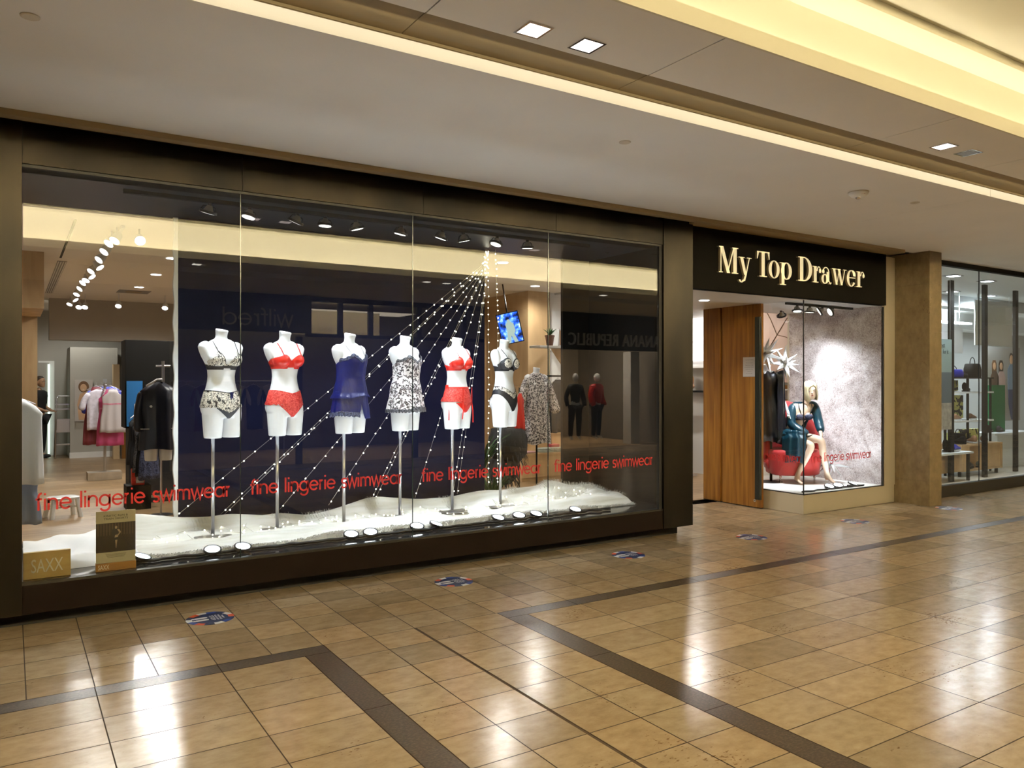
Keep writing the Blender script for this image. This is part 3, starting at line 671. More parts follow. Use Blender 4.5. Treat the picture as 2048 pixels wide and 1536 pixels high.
throw('white_blanket', .075, .80, lambda x: 6.22+.10*x, lambda x: 7.26, ch, 'rumpled white blanket in the left corner of the window floor', 'blanket', 8, 0, 'white_cloth')

# ------------------------------------------------------------------ torso mannequins (front faces -Y, origin at the thigh cut)
def se(c, a, b, z, n=28, e=2.3, bf=None):
    out = []
    for k in range(n):
        t = 2*PI*k/n; ct, st = math.cos(t), math.sin(t)
        r = (abs(ct)**e+abs(st)**e)**(-1/e); bb = b if (st > 0 or bf is None) else bf
        out.append((c[0]+a*r*ct, c[1]+bb*r*st, z))
    return out
def torso_mesh(vox=.0065, arms=True):
    mb = MB()
    P = [(.165, .138, .098, .0), (.21, .160, .105, .0), (.26, .166, .108, -.002), (.31, .160, .105, -.002), (.36, .147, .095, -.002), (.41, .131, .085, 0), (.46, .119, .078, .004),
         (.51, .114, .074, .006), (.56, .120, .078, .006), (.61, .130, .084, .004), (.66, .142, .090, .004), (.70, .150, .088, .006), (.74, .152, .080, .01), (.775, .145, .066, .014), (.80, .115, .052, .018), (.822, .07, .045, .02)]
    mb.rings([se((-.010*math.cos((z-.25)*5), y), a, b, z) for z, a, b, y in P])
    for s in (-1, 1):
        mb.rings([se((s*.083+ (0 if z < .1 else 0), .0), a, b, z, 22, 2.2) for z, a, b in ((0, .064, .074), (.004, .067, .077), (.06, .071, .082), (.12, .075, .088), (.19, .080, .094), (.27, .076, .09))])
        mb.ell((s*.078, .062, .25), (.076, .062, .085)); mb.ell((s*.074, -.052, .655), (.064, .068, .062)); mb.ell((s*.066, -.045, .70), (.05, .045, .06))
        # cut-off upper arm: shoulder cap sloping in to the armpit
        mb.rings([se((s*x, .015), a, b, z, 20, 2.1) for z, x, a, b in ((.60, .118, .012, .03), (.64, .126, .022, .044), (.68, .140, .030, .052), (.72, .152, .036, .054), (.755, .160, .040, .050), (.782, .155, .034, .040), (.802, .140, .016, .02))])
    mb.rings([se((.0, y), a, b, z, 22, 2.1) for z, a, b, y in ((.78, .075, .05, .018), (.81, .055, .05, .016), (.84, .046, .048, .01), (.868, .046, .050, .004), (.885, .050, .056, 0), (.892, .048, .054, 0))])
    for i in range(len(mb.v)-22, len(mb.v)): x, y, z = mb.v[i]; mb.v[i] = (x, y, z+.012-.12*x+.12*y)
    return remesh(mb, vox, 5, .55)
TORSO = torso_mesh()
mat('mannequin_white', (.84, .85, .86), .28, spec=.5)
mat('satin_red', (.60, .018, .010), .38); mat('satin_navy', (.003, .007, .085), .30); mat('knit_black', (.008, .008, .012), .6); mat('mesh_dark', (.02, .025, .035), .5)
wrinkle('satin_navy', 8, .35); lace('lace_cream', (.82, .77, .66), (.03, .025, .02), 70, thr=.045); lace('lace_red', (.72, .10, .08), (.42, .008, .008), 75); lace('lace_black', (.16, .16, .18), (.006, .006, .01), 85); lace('lace_navy', (.10, .12, .22), (.005, .007, .03), 85)
leopard('leopard_print', (.66, .62, .62), (.35, .27, .28), (.012, .01, .012), 42)
def fy(me, x, z, front=True):
    best = None
    for v in me.vertices:
        if abs(v.co.x-x) < .009 and abs(v.co.z-z) < .009 and (v.co.y < 0.02) == front:
            if best is None or (v.co.y < best if front else v.co.y > best): best = v.co.y
    return best if best is not None else (-.09 if front else .08)
def strap(path, w, m, name, parent, me=TORSO, off=.003):
    """ribbon laid on the torso front through (x,z) points, over the shoulder to the back"""
    mb = MB(); P = []
    for a, b in zip(path[:-1], path[1:]):
        for k in range(6): P.append((a[0]+(b[0]-a[0])*k/6, a[1]+(b[1]-a[1])*k/6))
    P.append(path[-1]); pts = [Vector((x, fy(me, x, z)-off, z)) for x, z in P]
    for _ in range(2): pts = [pts[0]]+[(pts[i-1]+pts[i]*2+pts[i+1])/4 for i in range(1, len(pts)-1)]+[pts[-1]]
    mb.tube(pts, w/2, 5); return mb.build(name, m, parent, smooth=True)
def mann_base(label, loc, rotz=math.radians(20), pole_x=0, hz=.81, legs=True):
    t = thing('torso_mannequin', label, 'mannequin', loc, rotz, 'white torso mannequins in the big window')
    tor = bpy.data.objects.new('torso', TORSO); C.objects.link(tor); tor.parent = t; tor.location = (0, 0, hz)
    if not TORSO.materials: TORSO.materials.append(MT['mannequin_white'])
    MB().cyl((-.083+pole_x, 0, .012), (-.083+pole_x, 0, hz+.02), .0145, n=16).build('pole', 'steel', t, smooth=True)
    MB().lathe([(.001, 0), (.15, 0), (.15, .006), (.14, .010), (.001, .010)], (-.083+pole_x, 0, .0), 32).build('base_plate', 'steel', t)
    return t
def wear(name, fn, m, t, off=.004, hz=.81, thick=.0015, label=None):
    mb = clip(TORSO, fn, off); o = mb.build(name, m, t, smooth=True, loc=(0, 0, hz))
    s = o.modifiers.new('s', 'SOLIDIFY'); s.thickness = thick; s.offset = 1
    if label: o['label'] = label
    return o
def M_(*a): return max(a)
def bra(t, cup, band, strapm, kind, hz=.81):
    # band under the bust
    b0, b1 = (.566, .602) if kind == 'tri' else (.578, .622)
    wear('band', lambda x, y, z: M_(b0+(.012 if y < -.03 and abs(x) < .03 else 0)-z, z-b1-(.014*min(1, max(0, (y+.02)/.08)) if y > 0 else 0)), band, t, .0045)
    def cupf(x, y, z):
        ax = abs(x)
        if kind == 'tri': top = .612+.115*max(0, 1-abs(ax-.085)/.072); 
        elif kind == 'demi': top = .665+.03*math.cos((ax-.075)/.055*PI/2)+.012*(ax > .1)*((ax-.1)/.04)
        else: top = .60+.105*max(0, 1-((ax-.08)/.078)**2)**.6
        return M_(.602-z, z-top, y+.012)
    c = wear('cups', cupf, cup, t, .0055, label=None)
    if kind == 'demi': wear('wing', lambda x, y, z: M_(.59-z, z-(.668-.04*min(1, max(0, (y+.03)/.08))), -y-.02), band, t, .0045)
    for s in (-1, 1):
        o = strap([(s*.088, .70 if kind != 'demi' else .675), (s*.092, .74), (s*.096, .785), (s*.098, .80)], .0105 if kind == 'demi' else .006, strapm, 'strap', t); o.location = (0, 0, hz)
    return c
def briefs(t, laceM, bottomM, hi, lo, hz=.81, dip=.02, side=.0):
    wear('lace_panel', lambda x, y, z: M_(z-(hi-dip*(1-min(1, abs(x)/.13)) if y < 0 else hi), (lo-(.045*(1-min(1, abs(x)/.1)) if y < .03 else -.0)+.004*math.sin(x*230)+side*abs(x))-z), laceM, t, .004)
    wear('gusset', lambda x, y, z: M_(z-(lo+.0), (.165+.9*max(0, abs(x)-.012)) - z) if y < .03 else 1, bottomM, t, .003)
def torso_set():
    Z = .33; names = ['white torso mannequin %s']
    xs = [(1.485, 6.84), (2.015, 6.84), (2.60, 6.82), (3.19, 6.91), (3.755, 6.91), (4.325, 6.93)]
    # 1 lace triangle set
    t = mann_base('leftmost white torso mannequin in cream lace bralette and lace briefs with black trim', (*xs[0], Z))
    bra(t, 'lace_cream', 'knit_black', 'knit_black', 'tri')
    for s in (-1, 1):
        o = strap([(s*.022, .618), (s*.05, .66), (s*.088, .715)], .004, 'knit_black', 'trim', t, off=.007); o.location = (0, 0, .81)
        o = strap([(s*.088, .715), (s*.078, .67), (s*.07, .615)], .004, 'knit_black', 'seam', t, off=.007); o.location = (0, 0, .81)
    briefs(t, 'lace_cream', 'mesh_dark', .392, .255)
    wear('waistband', lambda x, y, z: abs(z-(.392-.02*(1-min(1, abs(x)/.13)) if y < 0 else .392))-.003, 'knit_black', t, .006)
    y0 = fy(TORSO, .02, .36)-.012; MB().box((.012, y0, .325), (.022, y0+.006, .375)).box((.026, y0, .33), (.036, y0+.006, .375)).box((.008, y0-.003, .368), (.04, y0+.004, .378)).build('bow', 'satin_navy', t, loc=(0, 0, .81))
    # 2 red satin set
    t = mann_base('white torso mannequin in red satin bra and wide red lace briefs', (*xs[1], Z))
    bra(t, 'satin_red', 'satin_red', 'satin_red', 'demi'); briefs(t, 'lace_red', 'lace_red', .395, .27, dip=.03)
    # 3 navy camisole and shorts
    def loft(zs, prof, ripple, n=80):
        def ip(z, k):
            for a, b in zip(prof[:-1], prof[1:]):
                if a[0] <= z <= b[0]: u = (z-a[0])/(b[0]-a[0]); u = u*u*(3-2*u); return a[k]+(b[k]-a[k])*u
            return prof[-1][k] if z > prof[-1][0] else prof[0][k]
        R = []
        for z in zs:
            k = max(0, min(1, (.66-z)/.5)); a, bf, bb = ip(z, 1), ip(z, 2), ip(z, 3); row = []
            for j in range(n):
                th = 2*PI*j/n; ct, st = math.cos(th), math.sin(th); r = (abs(ct)**2.3+abs(st)**2.3)**(-1/2.3)
                w = 1+ripple*k*(math.sin(th*9+1+2*k)*.6+math.sin(th*5+2)*.5+math.sin(th*14+z*6)*.25)
                row.append((a*w*r*ct, (bb if st > 0 else bf)*w*r*st, z))
            R.append(row)
        mb = MB(); mb.rings(R, cap=False); me = bpy.data.meshes.new('g'); me.from_pydata(mb.v, [], mb.f); bm = bmesh.new(); bm.from_mesh(me); bmesh.ops.recalc_face_normals(bm, faces=bm.faces); bm.to_mesh(me); bm.free(); return me
    def cut(name, me, fn, m, t, off=0, th=.002, hz=.81):
        mb = clip(me, fn, off); o = mb.build(name, m, t, smooth=True, loc=(0, 0, hz)); q = o.modifiers.new('s', 'SOLIDIFY'); q.thickness = th; return o
    def cami(t, body, lacem, hem, flare, shorts=False):
        prof = [(hem, .155+flare, .135+flare*.6, .125+flare*.6), (.38, .150+flare*.45, .120+flare*.3, .118), (.50, .138+flare*.1, .118, .100), (.58, .142, .134, .096), (.65, .152, .146, .098), (.70, .158, .142, .094), (.745, .158, .105, .086)]
        me = loft([hem+(.745-hem)*i/44 for i in range(45)], prof, .055)
        def top(x, y): 
            ax = abs(x)
            if y > -.02: return .655-.03*min(1, max(0, (y+.02)/.05))
            return min(.650+.058*max(0, 1-abs(ax-.085)/.085), .655+.075*max(0, (.165-ax)/.075))
        cut('camisole', me, lambda x, y, z: M_(z-top(x, y), (hem+.012*math.sin(x*16+1)+.012)-z), body, t)
        cut('neckline_lace', me, lambda x, y, z: M_(z-(top(x, y)+.014+.005*math.sin(x*230)), top(x, y)-.016-z, y+.01), lacem, t, .003)
        if not shorts: cut('hem_lace', me, lambda x, y, z: M_(z-(hem+.045+.012*math.sin(x*16+1)+.004*math.sin(math.atan2(y, x)*40)), (hem+.006*math.sin(math.atan2(y, x)*44)+.004)-z), lacem, t, .004)
        for sgn in (-1, 1):
            q = strap([(sgn*.088, .715), (sgn*.092, .76), (sgn*.096, .80)], .0045, 'knit_black', 'strap', t, off=.006); q.location = (0, 0, .81)
        if shorts:
            me = loft([.10+.28*i/24 for i in range(25)], [(.10, .205, .150, .145), (.20, .195, .142, .135), (.30, .180, .130, .122), (.38, .165, .120, .112)], .03)
            zb = lambda x, y: .135+.035*(x < 0)+.10*max(0, 1-abs(x)/.028)*(1 if abs(y) > .02 else 0)+.10*max(0, -x-.06)*(y < 0)
            cut('shorts', me, lambda x, y, z: zb(x, y)-z, body, t)
            cut('hem_lace', me, lambda x, y, z: M_(zb(x, y)-.020+.006*math.sin(math.atan2(y, x)*50)-z, z-(zb(x, y)+.022+.004*math.sin(x*200)), x+.02), lacem, t, .003)
    t = mann_base('white torso mannequin in a navy satin camisole and matching shorts', (*xs[2], Z), math.radians(27))
    cami(t, 'satin_navy', 'lace_navy', .315, .035, True)
    t = mann_base('white torso mannequin in a black and white leopard print camisole', (*xs[3], Z), math.radians(27))
    cami(t, 'leopard_print', 'lace_black', .175, .05)
    # 5 red lace bra, garter belt
    t = mann_base('white torso mannequin in red lace bra and red suspender belt', (*xs[4], Z), math.radians(24))
    bra(t, 'satin_red', 'satin_red', 'satin_red', 'full')
    wear('suspender_belt', lambda x, y, z: M_(z-(.43-.02*(y < 0)), (.27-.04*(1-min(1, abs(x)/.11)))-z), 'lace_red', t, .005)
    wear('waistband', lambda x, y, z: M_(z-(.435-.02*(y < 0)), .40-z), 'satin_red', t, .0065)
    wear('gusset', lambda x, y, z: M_(z-.26, .165+.8*max(0, abs(x)-.015)-z), 'satin_red', t, .003)
    for x0, x1, zb in ((-.06, -.085, .10), (.125, .135, .06), (-.155, -.16, .09)):
        yy = fy(TORSO, x0, .3)-.014 if abs(x0) < .14 else -.01
        MB().box((x0-.005, yy-.0015, .26), (x0+.005, yy+.001, .41)).build('suspender', 'satin_red', t, loc=(0, 0, .81))
        MB().tube([(x0, yy, .26), ((x0+x1)/2, yy-.01, .18), (x1, yy-.008, zb)], [.005, .005, .006], 6).build('suspender', 'satin_red', t, loc=(0, 0, .81))
    # 6 black bra with lace cups, low briefs
    t = mann_base('rightmost white torso mannequin in black bra with cream lace cups and low black briefs', (*xs[5], Z), math.radians(24))
    bra(t, 'lace_cream', 'knit_black', 'knit_black', 'full')
    wear('cup_frame', lambda x, y, z: M_(.60-z, z-(.60+.108*max(0, 1-((abs(x)-.08)/.08)**2)**.6), y+.01, -min(1, ((abs(x)-.078)/.044)**2+((z-.655)/.038)**2-.99)*-1 if False else (.99-(((abs(x)-.078)/.05)**2+((z-.655)/.042)**2))), 'knit_black', t, .0075)
    wear('lace_panel', lambda x, y, z: M_(z-(.35+.09*min(1, abs(x)/.15)-.01), (.30+.10*min(1, abs(x)/.15)-.01)-z), 'lace_cream', t, .005)
    wear('waistband', lambda x, y, z: abs(z-(.34+.09*min(1, abs(x)/.15)))-.003, 'knit_black', t, .0065)
    wear('gusset', lambda x, y, z: M_(z-(.295+.10*min(1, abs(x)/.15)), .165+1.25*max(0, abs(x)-.018)-z), 'knit_black', t, .004)
torso_set()

# ------------------------------------------------------------------ light strings fanned out from one point
mat('wire_silver', (.6, .58, .5), .35, .8); mat('bulb_glow', (1, 1, 1), .4, emit=(1, .93, .72), es=5)
BULB = MB().ell((0, 0, 0), (.0062, .0062, .0062), 8)
BULB_OBJ = None
def bulb_at(p, parent):
    global BULB_OBJ
    if BULB_OBJ is None:
        o = BULB.build('bulb', 'bulb_glow', None, smooth=True); BULB_OBJ = o
    else: o = BULB_OBJ.copy(); C.objects.link(o)
    o.parent = parent; o.location = p; return o
def string(pts, label, n, seed, dens=None):
    rnd = random.Random(seed); t = thing('light_string', label, 'string lights', pts[0], 0, 'light strings fanned across the navy panel')
    P = [Vector(p)-Vector(pts[0]) for p in pts]; MB().tube(P, .0016, 4).build('wire', 'wire_silver', t)
    L = [(P[i+1]-P[i]).length for i in range(len(P)-1)]; tot = sum(L)
    for k in range(n):
        d = tot*min(.985, (k+.5+rnd.uniform(-.3, .3))/n)
        for i, l in enumerate(L):
            if d <= l: p = P[i].lerp(P[i+1], d/l); break
            d -= l
        bulb_at(p+Vector((rnd.uniform(-.006, .006), -.006, rnd.uniform(-.006, .006))), t)
APX = (4.285, 7.22, 3.02)
sb = [(1.163, 'first light string, the flattest one, reaching the left edge of the navy panel'), (1.55, 'second light string, upper one of the pair between the first two mannequins'), (1.585, 'light string running close below the second, ending beside the first mannequin'),
      (2.07, 'light string ending behind the second mannequin stand'), (2.53, 'light string ending left of the third mannequin stand'), (2.95, 'light string ending behind the fourth mannequin stand, left of its twin'), (2.99, 'light string ending behind the fourth mannequin stand, right of its twin'),
      (3.43, 'steep light string ending left of the fifth mannequin stand'), (3.86, 'steep light string passing behind the fifth mannequin, left of its twin'), (3.91, 'steep light string passing behind the fifth mannequin, right of its twin')]
for k, (x, lb) in enumerate(sb):
    string([(APX[0]+(k-5)*.004, 7.215+.002*k, 3.02), (APX[0]-.03+(k-5)*.008, 7.215, 2.84-.008*k), (x, 7.20, .44)], lb, 34-k if k < 7 else 24, k)
string([(4.30, 7.23, 3.02), (4.305, 7.23, 2.7), (4.30, 7.22, .50)], 'light string hanging straight down along the right edge of the navy panel', 34, 21)
string([(4.345, 7.15, 3.02), (4.375, 7.15, 2.2), (4.37, 7.15, .5)], 'light string hanging straight down in the opening beside the navy panel', 40, 22)
for k in range(12):   # loops of the same strings lying on the fur
    rnd = random.Random(60+k); x0 = .95+k*.36; pts = []
    for q in range(9): x = x0+q*.05; y = 6.80+.16*math.sin(q*1.7+k); pts.append((x, y, fh(x, y)+.012))
    string(pts, 'short loop of string lights lying on the fur, number of loops from the left: ' + ['first', 'second', 'third', 'fourth', 'fifth', 'sixth', 'seventh', 'eighth', 'ninth', 'tenth', 'eleventh', 'last'][k], 9, 80+k)

# ------------------------------------------------------------------ track lights of the window
mat('lamp_shell', (.45, .42, .36), .35, .6); mat('lamp_off', (.02, .02, .02), .2)
o = MB().box((.70, 6.425, 3.0), (5.05, 6.46, 3.03)).build('light_track', 'matt_black'); tag(o, 'long black light track along the ceiling of the big window', 'light track')
mat('window_lens', (.9, .9, .9), .3, emit=(1, .97, .93), es=2.2)
def window_spot(x, y, z, tilt, label, power=26, col=COOL, aim=None, group='black ring spotlights of the big window', shadow=True):
    t = thing('track_spotlight', label, 'spotlight', (x, y, z), 0, group)
    MB().cyl((0, 0, 0), (0, 0, -.02), .016).build('stem', 'black', t, smooth=True)
    A = Matrix.Translation((0, 0, -.03)) @ Matrix.Rotation(tilt[0], 4, 'X') @ Matrix.Rotation(tilt[1], 4, 'Y')
    MB().lathe([(.02, .012), (.024, .0), (.040, -.035), (.052, -.05), (.001, -.052)], n=20).tf(A).build('shell', 'lamp_shell', t, smooth=False, auto=35)
    mb = MB(); n = 24
    mb.rings([[((r*math.cos(2*PI*k/n)), r*math.sin(2*PI*k/n), zz) for k in range(n)] for r, zz in ((.055, -.03), (.066, -.032), (.068, -.05), (.057, -.052), (.055, -.03))], cap=False)
    mb.tf(A).build('ring', 'black', t, smooth=False)
    MB().tube([(.062, 0, -.04), (.045, 0, -.0), (0, 0, .012), (-.045, 0, 0), (-.062, 0, -.04)], .005, 6).tf(A).build('yoke', 'black', t, smooth=True)
    MB().lathe([(.001, -.051), (.05, -.0515), (.05, -.053), (.001, -.0535)], n=18).tf(A).build('lens', 'window_lens', t)
    if power:
        l = lamp('SPOT', 'spot', (0, 0, 0), (0, 0, 0), power, col, t, spot=66, blend=.6, rad=.05)
        l.location = A @ Vector((0, 0, -.06)); d = Vector(aim)-Vector((x, y, z))-l.location; l.rotation_euler = d.to_track_quat('-Z', 'Y').to_euler()
    return t
words = ['first', 'second', 'third', 'fourth', 'fifth', 'sixth', 'seventh', 'eighth', 'ninth', 'last']
for k, x in enumerate([1.305, 1.613, 2.0, 2.235, 2.507, 2.933, 3.343, 3.562, 3.933, 4.281]):
    rnd = random.Random(k); window_spot(x, 6.44, 3.0, (rnd.uniform(-.1, .35), rnd.uniform(-.35, .35)), 'black ring spotlight under the window ceiling, %s from the left' % words[k], 70,
        aim=([1.49, 2.02, 2.6, 3.19, 3.76, 4.33, 3.76, 4.33, 1.5, 2.6][k], 6.8, 1.3 if k % 2 else .9))
# LED lamps lying on the sill, throwing light on the fur
def sill_lamp(x, y, z, rz, label, power=5, r=.055, tgt=(.1, .5, .8)):
    t = thing('floor_spotlight', label, 'spotlight', (x, y, z), rz, 'floor spotlights along the front of the windows')
    A = Matrix.Translation((0, 0, .034)) @ Matrix.Rotation(math.radians(199), 4, 'X') 
    MB().lathe([(.018, .03), (.03, .022), (r*.8, .012), (r, 0), (.001, -.002)], n=20).tf(A).build('shell', 'lamp_shell', t, auto=35)
    MB().rings([[((q*math.cos(2*PI*k/24)), q*math.sin(2*PI*k/24), zz) for k in range(24)] for q, zz in ((r, .012), (r*1.16, .01), (r*1.18, -.008), (r, -.01), (r, .012))], cap=False).tf(A).build('ring', 'black', t)
    MB().lathe([(.001, -.0025), (r*.94, -.003), (r*.94, -.005), (.001, -.006)], n=20).tf(A).build('lens', 'cool_emit', t)
    MB().box((-.02, .01, 0), (.02, .07, .012)).build('foot', 'black', t)
    l = lamp('SPOT', 'glow', (0, 0, .07), (math.radians(180-12), 0, 0), power*3, COOL, t, spot=160, blend=.6, rad=.04)
    return t
o = MB().tube([(.72+.03*k, 6.195+.05*noise.noise(Vector((k*.3, 0, 0)))+.0, .318) for k in range(148)], .012, 6).build('light_track', 'black', smooth=True); tag(o, 'black cable track lying on the sill along the front edge of the fur', 'light track')
for k, (x, y, rz) in enumerate([(.80, 6.23, .5), (1.28, 6.21, -.6), (1.50, 6.20, -.4), (2.38, 6.22, -.7), (2.55, 6.22, -.8), (3.00, 6.26, -.6), (3.19, 6.26, .3), (3.83, 6.25, -.3), (4.06, 6.25, -.7), (4.25, 6.24, -.35), (4.72, 6.24, -.5)]):
    sill_lamp(x, y, .306, rz+.55, 'round bright floor spotlight on the window sill, %s from the left' % (words[:9]+['tenth', 'last'])[k], 2.5)

# ------------------------------------------------------------------ red vinyl lettering on the glass
mat('vinyl_red', (.55, .03, .035), .45)
def vinyl(loc, rz, w, label):
    t = thing('vinyl_lettering', label, 'window lettering', loc, rz, 'red lettering on the glass'); ws = ['fine', 'lingerie', 'swimwear']; sp = GL[' '][0]
    tot = sum(GL[c][0] for c in 'fine lingerie swimwear'); x = 0
    for q in ws:
        a = sum(GL[c][0] for c in q); strokes(q, a/tot*w, .112, .0008).build('word', 'vinyl_red', t, loc=(x/tot*w, 0, 0)); x += a+sp
for x0, x1, lb in ((.135, 1.365, 'leftmost red line of shop lettering on the first pane of the big window'), (1.505, 2.745, 'red line of shop lettering on the second pane of the big window'), (2.918, 4.14, 'red line of shop lettering on the third pane of the big window'), (4.288, 5.525, 'red line of shop lettering on the last pane of the big window')): vinyl((x0, 5.9965, .762), 0, x1-x0, lb)
vinyl((8.24, 6.1415, .62), 0, 1.235, 'red line of shop lettering on the front glass of the corner case')
vinyl((8.1025, 6.98, .62), -PI/2, .80, 'red line of shop lettering on the side glass of the corner case')

# ------------------------------------------------------------------ counter signs in the left corner
t = thing('sign_block', 'pale wooden block sign with white raised letters in the bottom left corner of the window', 'sign', (.067, 6.06, .305))
MB().box((0, 0, 0), (.272, .035, .175)).build('block', 'oak_block', t, bevel=.0015); mat('letter_white', (.82, .78, .66), .5)
mb = textmb('SAXX', .182, .088, .004, maxres=3); mb.build('lettering', 'letter_white', t, loc=(.045, -.001, .04))
t = thing('poster_stand', 'small cream poster with a dark photo in a wooden base, standing behind the window glass', 'sign', (.488, 6.06, .305))
wood('amber_block', (.33, .15, .025), (.45, .22, .05), (1, 8, 8), .4)
mat('card_cream', (.60, .54, .36), .6); mat('photo_dark', (.03, .02, .012), .4, var=.4, vscale=20); mat('photo_mid', (.12, .085, .05), .5); mat('photo_skin', (.50, .38, .25), .5); mat('ink', (.02, .02, .02), .5)
MB().box((.0, -.01, 0), (.25, .04, .052)).build('base_block', 'amber_block', t, bevel=.001)
MB().box((.002, .008, .05), (.248, .014, .408)).build('card', 'card_cream', t)
ph = MB().box((.002, .0068, .125), (.248, .008, .325)).build('photo', 'photo_dark', t)
mb = MB()
for k in range(13): mb.box((.012+k*.018, .0064, .24), (.017+k*.018, .0068, .322))
mb.build('fence', 'photo_mid', ph)
mb = MB().prism([(.118, .297), (.128, .303), (.134, .295), (.130, .283), (.12, .283)], .0058, .0066).prism([(.132, .28), (.146, .278), (.156, .258), (.142, .238), (.138, .243), (.147, .257), (.138, .268)], .0058, .0066).prism([(.116, .222), (.138, .226), (.14, .243), (.12, .24)], .0058, .0066).prism([(.12, .205), (.134, .206), (.13, .18), (.127, .15), (.124, .15), (.122, .18)], .0058, .0066)
mb.build('figure_light', 'photo_skin', ph)
MB().prism([(.104, .284), (.136, .284), (.142, .24), (.136, .236), (.104, .24), (.098, .262)], .0061, .0067).prism([(.108, .224), (.142, .226), (.14, .204), (.110, .202)], .0061, .0067).build('figure_dark', 'ink', ph)
for tx, z in (('KINETIC RUN &', .368), ('TRAIN SHORTS', .348)): textmb(tx, .15, .0135, .0006).build('lettering', 'ink', t, loc=(.05, .0075, z))
for k in range(4): MB().box((.06+.004*k, .0074, .108-.007*k), (.19-.004*k, .008, .110-.007*k)).build('small_print', 'photo_mid', t)
textmb('SAXX', .068, .032, .001).build('lettering', 'letter_white', t, loc=(.014, -.0105, .011))

# ================================================================== FIGURES
def skin(nodes, edges, vox=None, sub=2, root=0):
    """one continuous skinned body; nodes {name: (x, y, z, r) or (x, y, z, rx, ry)}"""
    names = list(nodes); me = bpy.data.meshes.new('s'); me.from_pydata([nodes[n][:3] for n in names], [(names.index(a), names.index(b)) for a, b in edges], [])
    o = bpy.data.objects.new('s', me); C.objects.link(o); m = o.modifiers.new('k', 'SKIN'); m.use_smooth_shade = True
    sk = me.skin_vertices[0].data
    for i, n in enumerate(names):
        r = nodes[n][3:]; sk[i].radius = (r[0], r[-1]); sk[i].use_root = (i == root)
    s = o.modifiers.new('u', 'SUBSURF'); s.levels = sub
    out = evalmesh(o); bpy.data.objects.remove(o)
    for p in out.polygons: p.use_smooth = True
    return out
def hand_nodes(nd, ed, pre, wrist, d, palmn, L=.17, r=.0075, curl=.35):
    """palm, four bent fingers and a side thumb added to a skin skeleton"""
    w = Vector(wrist); d = Vector(d).normalized(); s = d.cross(Vector(palmn)).normalized(); u = s.cross(d).normalized()
    nd[pre+'palm'] = (*(w+d*L*.25), .022, .014); ed.append((pre+'w', pre+'palm'))
    nd[pre+'kn'] = (*(w+d*L*.46), .026, .013); ed.append((pre+'palm', pre+'kn'))
    for k, (off, ln) in enumerate(((-.028, .9), (-.010, 1.0), (.010, .95), (.027, .75))):
        a = w+d*L*.56+s*off; b = a+(d-u*curl*.5).normalized()*L*.2*ln; c = b+(d-u*curl*1.6).normalized()*L*.2*ln
        for q, p in (('a', a), ('b', b), ('c', c)): nd['%s%d%s' % (pre, k, q)] = (*p, r)
        ed += [(pre+'kn', '%s%da' % (pre, k)), ('%s%da' % (pre, k), '%s%db' % (pre, k)), ('%s%db' % (pre, k), '%s%dc' % (pre, k))]
    a = w+d*L*.2-s*.03-u*.006; b = a+(d*.8-s*.5-u*.3).normalized()*L*.2; c = b+(d-s*.1-u*.2).normalized()*L*.15
    nd[pre+'ta'] = (*a, r*1.2); nd[pre+'tb'] = (*b, r*1.1); nd[pre+'tc'] = (*c, r*.9); ed += [(pre+'palm', pre+'ta'), (pre+'ta', pre+'tb'), (pre+'tb', pre+'tc')]
mat('skin_tone', (.74, .54, .40), .4, spec=.4); mat('skin_warm', (.45, .26, .15), .5); mat('hair_blonde', (.80, .68, .42), .45); wrinkle('hair_blonde', 60, .6, (1, 1, .06)); mat('satin_teal', (.002, .034, .058), .33); wrinkle('satin_teal', 9, .28, (1, 1, .6))
mat('hair_dark', (.03, .018, .01), .5); mat('lip', (.45, .12, .09), .4); mat('eye_dark', (.03, .03, .04), .3); mat('eye_white', (.75, .74, .72), .3); mat('cloth_black', (.012, .012, .014), .7)
